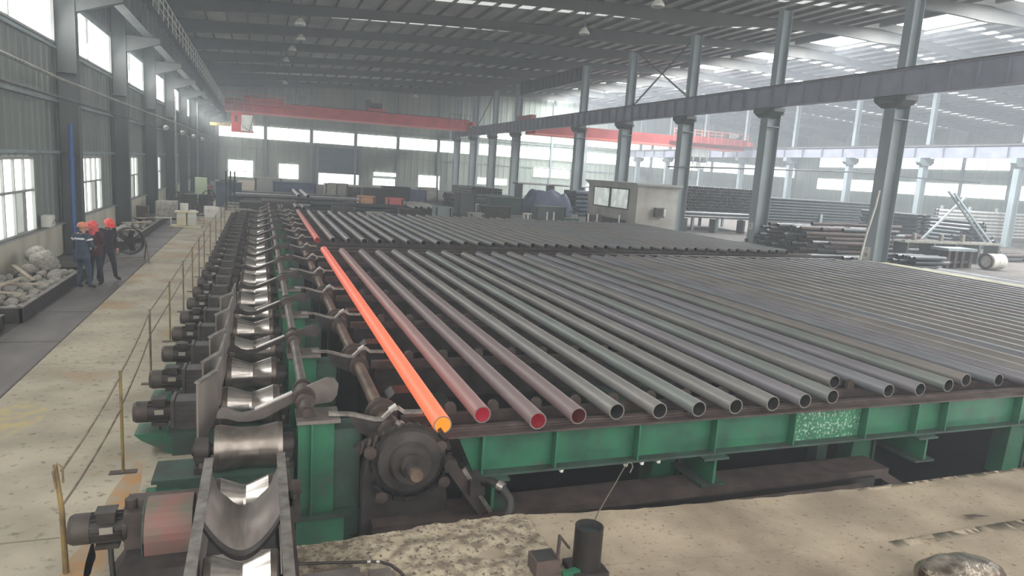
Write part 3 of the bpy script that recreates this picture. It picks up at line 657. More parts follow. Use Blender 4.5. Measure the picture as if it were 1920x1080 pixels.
# green pedestals carrying the shafts
def ped_parts(t):
    MB().box(.41, .80, -.16, .16, -1.15, .82).build('body', 'green_paint', t); MB().box(.39, .86, -.22, .22, .82, .86).build('top_plate', 'plate_steel', t)
    MB().box(.545, .565, -.24, -.16, -.25, .82).build('rib', 'green_paint', t); MB().box(.8, 1.1, -.1, .25, -1.15, .7).build('side_plate', 'green_dusty', t)
    MB().box(.39, 1.0, -.27, -.05, -.3, -.26).build('ledge', 'green_dusty', t); MB().box(.39, .92, -.25, .0, -1.15, -.3).build('foot_block', 'green_paint', t)
    MB().prism([(.39, .86), (.62, .86), (.58, .93), (.56, 1.0), (.42, 1.0), (.40, .93)], 'y', -.08, .08).build('bearing_block', 'machine_brown', t)
p0 = thing('shaft_pedestal', 'green steel pedestal under the pivot shaft, first from the camera', 'pedestal', (0, 7.72, 0), 0, 'green pedestals of the pivot shaft'); ped_parts(p0)
for i in range(1, 13): dup(p0, (0, 7.72 + 2.7 * i, 0), 0, 'green steel pedestal under the pivot shaft, %s from the camera' % nth(i + 1))

# ------------------------------------------------------------------ transfer levers, second shaft, chain drive
sh = thing('drive_shaft', 'rusty brown drive shaft under the bent transfer levers', 'shaft', (1.42, 7.1, .66))
MB().cyl((0, .5, 0), (0, 36, 0), .085, n=14).build('shaft_bar', 'rusty_shaft', sh)
me = MB().lathe([(0, .08), (0, .16), (.1, .16), (.1, .2), (.16, .2), (.16, .16), (.3, .16), (.3, .08)], (0, 0, 0), (0, 1, 0), 16).mesh('coupling', 'machine_brown')
for i in range(13): inst('coupling', me, sh, (0, .9 + i * 2.7, 0))
lev = [(.74, .90), (.94, .885), (1.02, .872), (1.26, .80), (1.34, .80), (1.40, .86), (1.46, .915), (1.52, .925), (1.59, .87), (1.80, .86)]
def ribbon(pts, w, h):
    b = MB()
    for p, q in zip(pts[:-1], pts[1:]):
        d = Vector((q[0] - p[0], 0, q[1] - p[1])).normalized() * .006
        b.bar((p[0] - d.x, 0, p[1] - d.z), (q[0] + d.x, 0, q[1] + d.z), w, h)
    return b
ME['lever_bar'] = ribbon(lev, .07, .034).mesh('lever_bar', 'bright_steel')
ME['lever_web'] = MB().prism([(.96, .86), (1.26, .785), (1.36, .79), (1.44, .86), (1.5, .62), (1.3, .55), (1.06, .66)], 'y', -.012, .012).mesh('lever_web', 'machine_dark')
ME['lever_clip'] = MB().bar((1.42, 0, .90), (1.50, 0, .955), .09, .03).mesh('clip', 'nameplate')
ME['lever_hub'] = MB().cyl((1.42, -.12, .66), (1.42, .12, .66), .15, n=16).mesh('hub', 'machine_brown')
for i in range(13):
    t = thing('transfer_lever', 'bent steel lever leading from the rollers to the bed, %s from the camera' % nth(i + 1), 'lever', (0, 7.60 + i * 2.7, 0), 0, 'bent transfer levers')
    for nm, q in (('lever_bar', 'lever_bar'), ('lever_web', 'lever_web'), ('clip', 'lever_clip'), ('hub', 'lever_hub')): inst(nm, ME[q], t)
# chain drive housing at the near end of the bed
t = thing('chain_drive', 'greasy brown chain wheel and bearing housing at the bed corner', 'machine', (1.6, 7.25, .42))
b = MB(); N = 30
pts = []
for i in range(N * 2):
    a = math.pi * i / N; r = .43 if i % 2 else .41
    pts.append((r * math.cos(a), r * math.sin(a)))
b.prism(pts, 'y', .02, .08); b.build('chain_wheel', 'grease_black', t)
MB().lathe([(0, .0), (0, .085), (.12, .09), (.12, .13), (.18, .15), (.18, .22), (.28, .25), (.3, .36), (.36, .38)], (0, -.34, 0), (0, 1, 0), 20).build('hub', 'machine_dark', t)
MB().cyl((0, -.42, 0), (0, -.34, 0), .07, n=14).build('shaft_end', 'rusty_shaft', t)
MB().prism([(-.5, -.2), (-.42, .22), (-.2, .34), (.2, .30), (.42, .05), (.5, -.6), (.4, -1.57), (-.5, -1.57)], 'y', .12, .3).build('housing', 'machine_dark', t)
me = MB().lathe([(0, .0), (0, .07), (.05, .07), (.05, .0)], (0, 0, 0), (0, 1, 0), 14).mesh('side_roller', 'machine_brown')
for (a, c) in ((-.44, .12), (-.3, -.42), (.42, -.3), (.36, .14)): inst('side_roller', me, t, (a, -.02, c))
for i in range(11):
    a = -2.4 + i * .3
    MB().obox((.47 * math.cos(a), .05, .47 * math.sin(a)), (.12, .1, .05), Matrix.Rotation(-(a + math.pi / 2), 3, 'Y')).build('chain_link', 'grease_black', t)
t = thing('tension_arm', 'dark slotted tension arm leaning right of the chain wheel', 'arm', (0, 7.2, 0))
MB().bar((2.06, 0, .36), (2.5, 0, -.28), .08, .13).build('arm_bar', 'machine_brown', t); MB().bar((2.22, -.05, .30), (2.58, -.05, -.27), .03, .05).build('guide_strip', 'bright_steel', t)
MB().cyl((2.06, -.08, .36), (2.06, .08, .36), .08, n=14).build('pivot', 'machine_dark', t)
t = thing('adjuster', 'ribbed black chain adjuster below the nearest bent lever', 'machine', (0, 7.42, 0))
b = MB().bar((1.02, 0, .52), (1.5, 0, .74), .12, .09); b.build('body', 'machine_dark', t)
for q in range(6): MB().bar((1.06 + .075 * q, -.075, .50 + .034 * q), (1.09 + .075 * q, -.075, .64 + .034 * q), .05, .03).build('rib', 'machine_brown', t)
MB().cyl((1.52, -.1, .76), (1.52, .06, .76), .06, n=12).build('pin', 'bright_steel', t)
# curved cover plates over the chain runs, one at each station
for i in range(6):
    tag(MB().prism([(1.62, -1.15), (1.62, .5), (1.75, .62), (2.1, .62), (2.3, .5), (2.3, -1.15)], 'y', 9.0 + 2.7 * i, 9.35 + 2.7 * i).build('chain_cover', 'grease_black'),
        'black chain cover box at the start of the bed, %s from the camera' % nth(i + 1), 'cover', 'chain covers along the bed')

# ================================================================== COOLING BED
XE = 25.6
def station(y, first=False, n=1, row='front'):
    if first:
        t = thing('bed_beam', 'green steel edge beam along the near end of the cooling bed', 'beam', (0, y, 0))
        MB().prism([(2.2, .62), (XE, .62), (XE, .13), (2.42, .13)], 'y', -.012, .012).build('web', 'green_paint', t)
        MB().box(2.36, XE, -.15, .15, .1, .13).build('bottom_flange', 'green_dusty', t)
        MB().box(2.0, XE, -.15, .16, .612, .635).build('top_flange', 'rail_brown', t)
        MB().box(1.95, XE, .0, .12, .635, .65).build('rail_cap', 'rail_brown', t)
        MB().box(1.75, XE, .03, .12, .65, .675).build('skid_rail', 'rail_brown', t)
        me = MB().box(-.012, .012, -.14, -.012, .13, .612).mesh('stiffener', 'green_paint')
        for x in [2.5, 3.45, 4.62, 5.82, 7.15, 8.5, 9.52, 10.15, 11.85] + [13.0 + 1.3 * i for i in range(10)]: inst('stiffener', me, t, (x, 0, 0))
        MB().box(7.18, 8.48, -.016, -.012, .14, .605).build('chipped_panel', 'green_chipped', t)
    else:
        t = thing('bed_beam', 'dark cross beam carrying skid rail under the %s pipes, %s from the camera' % (row, nth(n)), 'beam', (0, y, 0), 0, 'cross beams of the cooling bed')
        MB().ibeam('x', 1.7, XE, 0, .05, .56, .2).build('beam', 'machine_dark', t)
        MB().box(1.64, XE, -.05, .05, .56, .675).build('skid_rail', 'rail_brown', t)
        b = MB()
        for x in [2.6 + 5.7 * i for i in range(5)]: b.box(x - .1, x + .1, -.1, .1, -1.15, .05)
        b.build('posts', 'green_dusty', t)['kind'] = 'stuff'
    return t
PIPE_X = [1.99, 2.55, 3.15, 3.72, 4.29, 4.88, 5.46, 6.05, 6.68, 7.26, 7.85, 8.50, 9.05, 9.67, 10.40, 11.05, 11.70] + [12.28 + .583 * i for i in range(23)]
PIPE_Y = [7.32, 7.57, 7.25, 7.32, 7.38, 7.31, 7.28, 7.28, 7.29, 7.31, 7.40, 8.02, 7.50, 7.47, 7.56, 7.75, 7.66] + [7.5 + .12 * ((i * 7) % 5 - 2) for i in range(23)]
FAR_Y = [23.48, 23.17, 22.98, 22.85, 23.19, 23.25, 22.98]
st = [station(7.45, True)]
for x, z in ((3.55, .085), (4.46, .08), (4.70, .08), (4.95, .08)): MB().lathe([(-.035, .01), (-.02, .03), (.02, .026), (.035, .008)], (x, -.12, z), (.3, 0, 1), 8).build('white_bit', 'white_paint', st[0])  # small white lumps below the edge beam
ME['dog'] = MB().prism([(-.07, .675), (-.07, .75)] + [(.07 * math.cos(a), .75 + .07 * math.sin(a)) for a in [math.pi * (1 - i / 8) for i in range(9)]][1:-1] + [(.07, .75), (.07, .675)], 'y', -.03, .03).mesh('dog', 'machine_brown')
for i in range(1, 6):
    s_ = station(7.75 + 2.7 * i, n=i + 1, row='near')
    for x in PIPE_X[:14 if i > 2 else 24]: inst('dog', ME['dog'], s_, (x + .24, 0, 0))
s_ = station(7.98, n=1, row='near')
for x in PIPE_X[:24]: inst('dog', ME['dog'], s_, (x + .27, 0, 0))
for i in range(6):
    s_ = station(26.75 + 2.7 * i, n=i + 7, row='far')
    for x in PIPE_X[:8]: inst('dog', ME['dog'], s_, (x + .24, 0, 0))
# gap beam between the two racks
t = thing('gap_beam', 'pair of long dark rails in the gap between near and far racks', 'beam', (0, 24.7, 0))
for d in (-.55, .45): MB().ibeam('x', 1.6, XE, d, .2, .66, .22).build('rail', 'rail_brown', t)
MB().box(1.6, XE, -.55, .45, .3, .33).build('walkway_plate', 'machine_dark', t)
b = MB()
for x in [2.2 + 4.6 * i for i in range(6)]: b.box(x - .12, x + .12, -.65, .55, -1.15, .2)
b.build('posts', 'green_dusty', t)['kind'] = 'stuff'
# I-beam stubs and legs under the edge beam
for i, x in enumerate((2.62, 5.78, 9.68, 13.4, 17.1)):
    t = thing('stub_beam', 'green I-beam stub projecting under the bed edge beam, %s from the left' % nth(i + 1), 'beam', (x, 0, 0), 0, 'I-beam stubs under the edge beam')
    MB().box(-.02, .02, 7.22, 12, -.27, .07).build('web', 'green_paint', t); MB().box(-.2, .2, 7.2, 12, .07, .10).build('top_flange', 'green_dusty', t); MB().box(-.2, .2, 7.2, 12, -.30, -.27).build('bottom_flange', 'green_dusty', t)
for i, x in enumerate((5.42, 9.15, 12.85, 16.6)):
    t = thing('bed_leg', 'tapered green leg standing in the pit under the bed, %s from the left' % nth(i + 1), 'leg', (x, 8.1, 0), 0, 'green legs under the bed')
    MB().prism([(-.12, .1), (.22, .1), (.3, -1.15), (-.2, -1.15)], 'y', -.15, .15).build('leg_plate', 'green_paint', t); MB().box(.26, .32, -.18, .18, -1.15, -.2).build('rib', 'green_dusty', t)
t = thing('pit_rail', 'brown channel rail lying along the pit just behind the concrete edge', 'rail', (0, 6.82, 0))
MB().box(1.2, 8.9, .34, .82, -.46, -.31).build('ledge', 'rail_brown', t); MB().box(.9, 8.3, .06, .24, -.60, -.44).build('channel', 'pipe_rust', t); MB().box(1.2, 8.6, .3, .34, -1.15, -.40).build('kerb_face', 'grease_black', t)
me = MB().cyl((0, .0, 0), (0, .06, 0), .025, n=8).mesh('bolt', 'bright_steel')
for x in (2.4, 5.0, 5.35, 5.9, 6.9, 7.2): inst('bolt', me, t, (x, 0, -.50))
t = thing('pit_strut', 'sloping brown pit strut at the right end of the channel rail', 'strut', (0, 6.9, 0))
MB().bar((8.8, .5, -.38), (9.6, .3, -.85), .42, .12).build('strut_bar', 'rail_brown', t); MB().box(9.4, 9.75, .1, .5, -1.15, -.8).build('foot', 'machine_dark', t)
# low platform edge in the pit under the drive
t = thing('pit_platform', 'dark green pit platform beside the chain drive', 'platform', (0, 7.35, 0))
MB().box(1.0, 2.2, -.1, .9, -1.15, -.62).build('block', 'green_dusty', t); MB().bar((1.02, -.15, -.5), (1.3, -.15, -.62), .05, .04).build('handle', 'bright_steel', t); MB().box(1.32, 2.9, -.2, .1, -.58, -.54).build('ledge', 'rail_brown', t)

# ------------------------------------------------------------------ the pipes
PM = {}
TINT = ['scale_steel', 'scale_blue', 'scale_steel', 'scale_brown', 'scale_green', 'scale_steel', 'scale_purple']
def pipe(L, outer, inner, r=.108, n=22):
    key = (L, outer, inner, r, n)
    if key not in PM: PM[key] = MB().tube((0, 0, 0), (0, L, 0), r, r - .014, n).mesh('steel_pipe', [outer, inner, 'pipe_rim'])
    return PM[key]
for i, (x, y) in enumerate(zip(PIPE_X, PIPE_Y)):
    yf = FAR_Y[i] if i < 7 else 23.1 + .1 * ((i * 5) % 4 - 1.5)
    L = round((yf - y) / .15) * .15
    o_, n_ = [('hot_steel', 'hot_inside'), ('cooling_steel', 'red_inside'), ('warm_steel', 'dull_red_inside'), ('warm_steel', 'dim_red_inside')][i] if i < 4 else (TINT[(i * 5 + i // 3) % 7], 'pipe_inside')
    o = inst('steel_pipe', pipe(L, o_, n_), None, (x, y, .785), RND.uniform(-.002, .002))
    lab = ['glowing orange steel pipe at the left of the near rack', 'grey steel pipe with bright red open end beside the glowing orange one', 'grey steel pipe with dull red open end, third from left in near rack',
           'grey steel pipe, faint red inside, fourth from left in near rack'][i] if i < 4 else 'cool grey steel pipe in the near rack, %s from the glowing orange pipe' % nth(i)
    if i == 11: lab = 'short set-back grey pipe in the near rack, eleventh from the glowing pipe'
    tag(o, lab, 'pipe', 'pipes cooling in the near rack')
for i in range(39):
    x = 2.02 + .571 * i
    y = 26.2 + .05 * ((i * 7) % 4); L = 14.4 if i % 3 else 14.7
    o = inst('steel_pipe', pipe(L, 'salmon_steel' if i == 0 else TINT[(i * 3 + i // 4) % 7], 'dull_red_inside' if i == 0 else 'pipe_inside', .108, 16), None, (x, y, .785), RND.uniform(-.002, .002))
    tag(o, 'salmon red hot pipe at the left of the far rack' if i == 0 else 'cool grey steel pipe in the far rack, %s from its salmon red pipe' % nth(i), 'pipe', 'pipes cooling in the far rack')

# ================================================================== WALKWAY SIDE
# handrail of posts and sagging wire along the walkway
hr = thing('walkway_handrail', 'thin rusty post and rail barrier along the walkway beside the motors', 'handrail', (0, 0, 0))
posts = [(-1.58, 6.45, 1.0), (-1.47, 8.5, 1.22), (-1.62, 11.87, 1.22), (-1.64, 14.6, 1.2), (-1.66, 17.4, 1.2), (-1.68, 20.0, 1.2), (-1.70, 22.4, 1.2), (-1.68, 24.2, 1.2), (-1.7, 27.5, 1.2), (-1.7, 31.0, 1.2), (-1.7, 35.0, 1.2), (-1.7, 39.0, 1.2)]
for i, (x, y, h) in enumerate(posts):
    if i == 0: MB().sweep([(x, y, 0), (x - .01, y, .6), (x - .05, y + .02, h)], [.026, .022, .018], 8).sweep([(x - .04, y - .02, .80), (x - .055, y - .03, .96), (x - .03, y, 1.02), (x + .01, y, .98), (x + .01, y, .84)], .009, 6).build('post', 'yellow_post', hr)
    else:
        MB().cyl((x, y, 0), (x, y, h), .017, n=8).build('post', 'yellow_post' if i % 2 else 'thin_rail', hr)
        MB().box(x - .14, x + .14, y - .05, y + .05, 0, .012).build('base_plate', 'machine_brown', hr)
for i in range(len(posts) - 1):
    (x0, y0, h0), (x1, y1, h1) = posts[i], posts[i + 1]
    for f, r in ((.97, .012), (.66, .012)):
        if i == 0: f -= .02
        MB().sweep([(x0 + (x1 - x0) * t, y0 + (y1 - y0) * t, (h0 + (h1 - h0) * t) * f - (.04 if i < 2 else .0) * 4 * t * (1 - t)) for t in (0, .25, .5, .75, 1)], r, 6).build('rail', 'thin_rail', hr)

# steel troughs with slag lumps along the wall
def trough(x0, x1, y0, y1, h, label, m='machine_dark'):
    t = thing('steel_trough', label, 'trough', (0, 0, 0))
    for nm, a in (('side_wall', (x1 - .05, x1, y0, y1)), ('side_wall', (x0, x0 + .05, y0, y1)), ('end_wall', (x0, x1, y0, y0 + .05)), ('end_wall', (x0, x1, y1 - .05, y1))):
        MB().box(*a, 0, h - .02).build(nm, m, t)
    MB().box(x1 - .09, x1 + .015, y0, y1, h - .02, h).build('rim', 'plate_steel', t); MB().box(x0, x1, y0 - .015, y0 + .08, h - .02, h).build('rim', 'plate_steel', t)
    MB().box(x0 + .05, x1 - .05, y0 + .05, y1 - .05, 0, h * .3).build('bed', 'floor_dust', t)
    return t
trough(-5.95, -4.6, 16.45, 22.2, .32, 'dark open steel trough full of grey lumps beside the window wall')
trough(-5.95, -4.75, 10.5, 15.9, .3, 'dark steel trough at the left edge of the photo, nearer than the lump trough')
ico = []
import bmesh
for q in range(5):
    bm = bmesh.new(); bmesh.ops.create_icosphere(bm, subdivisions=2, radius=1)
    for v in bm.verts: v.co *= 1 + .22 * noise.noise(v.co * 1.6 + Vector((q * 7, 0, 0)))
    me = bpy.data.meshes.new('slag_lump'); bm.to_mesh(me); bm.free(); me.materials.append(MATS['stone'])
    me.polygons.foreach_set('use_smooth', [True] * len(me.polygons)); ico.append(me)
def lumps(x0, x1, y0, y1, zb, n, r0, r1, label, group, hgt=.3):
    put = []
    for i in range(n):
        for _ in range(60):
            r = RND.uniform(r0, r1); x, y = RND.uniform(x0 + r, x1 - r), RND.uniform(y0 + r, y1 - r); f = 1 - (x - x0) / (x1 - x0)
            z = zb + r * .62 + hgt * f * RND.choice((0, 0, .55, 1))
            if all((x - a) ** 2 + (y - b) ** 2 + (z - c) ** 2 > (.86 * (r + q)) ** 2 for a, b, c, q in put): break
        else: continue
        put.append((x, y, z, r))
        o = inst('slag_lump', ico[i % 5], None, (x, y, z), RND.uniform(0, 6)); o.scale = (r, r * RND.uniform(.85, 1.0), r * RND.uniform(.7, .9))
        tag(o, label, 'lump', group)
lumps(-5.9, -4.68, 16.55, 22.1, .1, 95, .09, .19, 'rounded grey slag lump piled in the near steel trough', 'slag lumps in the near trough')
for i, (x, y, z, r, l) in enumerate(((-5.5, 21.7, .52, .34, 'large round grey lump at the far end of the near trough'), (-5.75, 22.15, .6, .3, 'large round grey lump leaning behind the biggest one by the wall'))):
    o = inst('slag_lump', ico[i], None, (x, y, z), 1); o.scale = (r, r, r * .9); tag(o, l, 'lump')
for p, q, l in (((-5.75, 16.8, .42), (-5.1, 18.4, .62), 'pale board lying across the near end of the lump trough'), ((-5.5, 18.3, .5), (-4.75, 18.5, .46), 'narrow board lying crosswise on the slag lumps'),
                ((-5.6, 17.4, .5), (-4.75, 17.3, .44), 'narrow grey board crosswise near the trough front'), ((-5.6, 19.6, .72), (-5.0, 18.8, .5), 'short pale board tilted on the slag lumps')):
    tag(MB().bar(p, q, .1, .03).build('wooden_board', 'wood'), l, 'board')
t2 = trough(-5.9, -4.6, 28.4, 40.0, .3, 'long low steel trough of scrap further along the window wall')
lumps(-5.8, -4.7, 28.6, 39.8, .08, 45, .10, .2, 'grey scrap lump lying in the farther trough by the wall', 'scrap lumps in the farther trough', .2)
for i, (y, l) in enumerate(((31, 'flat pale board on the farther trough, near end'), (34.5, 'flat pale board on the farther trough, middle'), (37, 'flat pale board on the farther trough, far end'))):
    tag(MB().bar((-5.6, y, .42), (-4.8, y + 1.4, .36), .35, .04).build('wooden_board', 'wood'), l, 'board')

# blue riser, electric boxes, conduit and lamps on the window wall
tag(MB().cyl((-5.55, 25.4, -.03), (-5.55, 25.4, 4.3), .07, n=12).cyl((-5.55, 25.4, .6), (-5.55, 25.4, .68), .12, n=12).cyl((-5.55, 25.4, 3.2), (-5.55, 25.4, 3.28), .1, n=12).build('riser_pipe', 'blue_pipe_paint'), 'blue vertical riser pipe on the nearest visible wall column', 'pipe')
def ebox(x, y, z, w, h, m, l, d=.25):
    t = thing('electric_box', l, 'electric box', (x, y, z)); MB().box(0, d, 0, w, 0, h).build('box', m, t); MB().box(d, d + .02, .03, w - .03, .03, h - .03).build('door', m, t); MB().box(d + .02, d + .04, w * .75, w * .82, h * .45, h * .6).build('latch', 'machine_dark', t)
    MB().box(d + .02, d + .025, w * .3, w * .55, h * .25, h * .45).build('warning_label', 'yellow_dirty', t)
ebox(WL + .12, 27.95, .95, .8, 1.25, 'white_paint', 'pale electric box below the second low window behind the workers')
ebox(WL + .12, 36.9, 1.25, .8, .75, 'white_paint', 'white electric box on the dwarf wall by the third low window')
ebox(WL + .15, 24.6, 1.15, .45, .35, 'white_paint', 'small white box beside the nearest low window')
tag(MB().sweep([(-5.6, 15, 5.75), (-5.6, 25, 5.58), (-5.6, 42, 5.6), (-5.6, 58, 5.68), (-5.6, 100, 5.62)], .05, 6).build('conduit_pipe', 'rail_grey'), 'long pale conduit running along the window wall columns', 'conduit')
tag(MB().sweep([(-5.62, 15, 5.05), (-5.62, 100, 5.0)], .04, 6).build('conduit_pipe', 'column_dark'), 'dark lower conduit running along the window wall columns', 'conduit')
for i, y in enumerate((46.2, 55.5, 64.6, 73.9)):
    t = thing('flood_lamp', 'small flood lamp on a wall column, %s along the window wall' % nth(i + 1), 'lamp', (-5.64, y, 5.0), 0, 'flood lamps on the wall columns')
    MB().bar((0, 0, 0), (.35, -.1, .1), .05, .05).build('arm', 'column_dark', t); MB().lathe([(0, .05), (.1, .14), (.22, .17)], (.35, -.1, .1), (.5, -.4, -.5), 12).build('lamp_head', 'white_paint', t)
# ladders on columns
for y, z1, l in ((54.6, 7.6, 'tall steel ladder on the fourth wall column'), (72.9, 8.4, 'caged white steel ladder on a far wall column')):
    t = thing('wall_ladder', l, 'ladder', (-5.55, y, 0))
    for d in (-.22, .22): MB().box(-.02, .02, d - .025, d + .025, 0, z1).build('stile', 'rail_grey', t)
    me = MB().box(-.015, .015, -.22, .22, -.015, .015).mesh('rung', 'rail_grey')
    for k in range(int(z1 / .32)): inst('rung', me, t, (0, 0, .3 + k * .32))

# drum fan on a stand
t = thing('drum_fan', 'large black drum fan on a tube stand behind the three workers', 'fan', (-3.98, 25.2, 0), .35)
MB().tube((0, -.16, .72), (0, .16, .72), .44, .40, 24, 0, 0, 0).build('drum', 'black_rubber', t)
for r in (.36, .27, .18, .09):
    MB().sweep([(r * math.cos(a), -.17, .72 + r * math.sin(a)) for a in [i * math.pi / 10 for i in range(21)]], .008, 5).build('guard_ring', 'machine_dark', t)
for k in range(4): MB().bar((-.42 * math.cos(k * math.pi / 4), -.165, .72 - .42 * math.sin(k * math.pi / 4)), (.42 * math.cos(k * math.pi / 4), -.165, .72 + .42 * math.sin(k * math.pi / 4)), .012, .012, (0, 1, 0)).build('guard_spoke', 'machine_dark', t)
for k in range(5):
    a = k * 2 * math.pi / 5
    MB().obox((.2 * math.cos(a), 0, .72 + .2 * math.sin(a)), (.3, .03, .17), Matrix.Rotation(-a, 3, 'Y') @ Matrix.Rotation(.5, 3, 'X')).build('blade', 'machine_dark', t)
MB().cyl((0, -.1, .72), (0, .14, .72), .09, n=14).build('hub', 'machine_dark', t)
for s in (-1, 1):
    MB().sweep([(s * .5, -.32, .02), (s * .5, -.05, .72), (s * .5, .3, .02)], .022, 6).build('leg', 'thin_rail', t)
MB().bar((-.5, -.28, .12), (.5, -.28, .12), .03, .03).bar((-.5, .26, .12), (.5, .26, .12), .03, .03).build('stretcher', 'thin_rail', t)

# desk, stool, cabinets and motorbikes further along
t = thing('work_desk', 'cream work desk with papers at the end of the farther trough', 'desk', (-3.85, 37.6, 0))
MB().box(-.1, .95, 0, .7, .72, .77).build('top', 'cream_paint', t); MB().box(0, .42, .05, .65, .08, .72).build('pedestal', 'cream_paint', t); MB().box(.5, .85, .05, .65, .08, .72).build('pedestal', 'white_paint', t)
MB().box(-.3, 1.1, -.1, .8, 0, .06).build('foot_board', 'cream_paint', t)
for x in (.02, .5): MB().box(x, x + .3, .035, .05, .45, .65).build('drawer', 'white_paint', t)
tag(MB().box(-3.7, -3.35, 37.8, 38.1, .77, 1.15).build('paper_box', 'white_paint'), 'white box standing on the cream work desk', 'box')
tag(MB().box(-3.3, -3.0, 37.75, 38.2, .77, .82).build('paper_stack', 'white_paint'), 'flat stack of papers on the cream work desk', 'papers')
t = thing('bench', 'low pale bench beside the cream work desk', 'bench', (-4.75, 37.4, 0))
MB().box(0, .7, 0, .3, .42, .46).build('seat', 'white_paint', t)
for x, y in ((.04, .04), (.66, .04), (.04, .26), (.66, .26)): MB().cyl((x, y, 0), (x, y, .42), .02, n=6).build('leg', 'white_paint', t)
def chair(x, y, l, m='machine_dark'):
    t = thing('chair', l, 'chair', (x, y, 0), RND.uniform(-.5, .5))
    MB().box(-.23, .23, -.22, .22, .43, .48).build('seat', m, t); MB().box(-.22, .22, .19, .24, .55, .95).build('backrest', m, t)
    for a, b in ((-.2, -.2), (.2, -.2), (-.2, .2), (.2, .2)): MB().cyl((a, b, 0), (a, b, .45 if b < 0 else .9), .016, n=6).build('leg', 'rail_grey', t)
chair(-2.95, 39.6, 'dark chair just behind the cream work desk'); chair(-3.3, 41.2, 'second dark chair beyond the cream work desk')
for (x, y, w, d, h, m, l) in ((-4.8, 60.2, .85, .6, 1.75, 'pale_green', 'pale green steel cabinet beside the walkway further back'), (-5.3, 41.8, 1.0, 1.2, .95, 'stone', 'grey covered machine by the wall behind the farther trough'),
                              (-4.5, 44.6, 1.0, .9, 1.25, 'machine_dark', 'dark machine cabinet beside the walkway beyond the desk'), (-3.6, 47.5, .8, .8, 1.1, 'black_rubber', 'black machine box beside the walkway near the pale cabinet'),
                              (-5.6, 37.6, .5, .5, .95, 'pipe_rust', 'brown box by the third wall column foot')):
    t = thing('cabinet', l, 'cabinet', (x, y, 0)); MB().box(0, w, 0, d, .06, h).build('body', m, t); MB().box(.03, w - .03, -.02, 0, .12, h - .05).build('door', m, t); MB().box(w * .8, w * .84, -.04, -.02, h * .45, h * .6).build('handle', 'nameplate', t); MB().box(.02, w - .02, .02, d - .02, 0, .06).build('plinth', 'machine_dark', t)
def fanlike(x, y, l):
    t = thing('pedestal_fan', l, 'fan', (x, y, 0), .3)
    MB().tube((0, -.1, 1.05), (0, .1, 1.05), .4, .36, 18, 0, 0, 0).build('drum', 'black_rubber', t); MB().cyl((0, -.08, 1.05), (0, .1, 1.05), .09, n=10).build('hub', 'machine_dark', t)
    for k in range(4): MB().bar((0, 0, 1.05), (.36 * math.cos(k * 1.57), 0, 1.05 + .36 * math.sin(k * 1.57)), .14, .02, (0, 1, 0)).build('blade', 'machine_dark', t)
    MB().cyl((0, 0, .03), (0, 0, .68), .03, n=8).build('pole', 'machine_dark', t); MB().cyl((0, 0, 0), (0, 0, .04), .3, n=16).build('base', 'machine_dark', t)
fanlike(-4.3, 43.2, 'black pedestal fan beyond the desk, nearer one'); fanlike(-2.95, 46.5, 'black pedestal fan beyond the desk, farther one')
tag(MB().obox((-2.75, 44.2, .25), (.9, 1.2, .5), Matrix.Rotation(.3, 3, 'Z')).obox((-2.7, 44.2, .55), (.6, .8, .14), Matrix.Rotation(.5, 3, 'Z')).build('covered_pallet', 'white_paint'), 'white covered pallet on the walkway beyond the fans', 'pallet')
def bike(x, y, rz, l):
    t = thing('motorbike', l, 'motorbike', (x, y, 0), rz)
    for d in (-.62, .62):
        w = MB(); w.lathe([(-.05, .20), (-.05, .29), (0, .31), (.05, .29), (.05, .20)], (0, d, .31), (1, 0, 0), 16, close=False); w.build('wheel', 'black_rubber', t)
        MB().cyl((-.06, d, .31), (.06, d, .31), .12, n=10).build('hub', 'nameplate', t)
    MB().sweep([(0, -.62, .31), (0, -.2, .5), (0, .35, .55), (0, .5, .9)], .05, 8).build('frame', 'machine_dark', t); MB().obox((0, -.02, .42), (.26, .4, .3)).build('engine', 'gear_grey', t)
    MB().obox((0, .15, .74), (.24, .45, .2)).build('fuel_tank', 'red_crane', t); MB().obox((0, -.4, .78), (.24, .6, .1)).build('seat', 'black_rubber', t)
    MB().sweep([(-.33, .42, 1.02), (0, .5, .98), (.33, .42, 1.02)], .018, 6).build('handlebar', 'machine_dark', t); MB().cyl((-.05, .62, .31), (-.03, .48, .95), .03, n=6).cyl((.05, .62, .31), (.03, .48, .95), .03, n=6).build('fork', 'nameplate', t)
    MB().cyl((0, .5, .88), (0, .64, .86), .09, n=10).build('headlamp', 'white_paint', t)
bike(-4.2, 66.5, 2.8, 'parked motorbike at the far end of the walkway, left one'); bike(-3.2, 67.2, 3.0, 'parked motorbike at the far end of the walkway, right one')

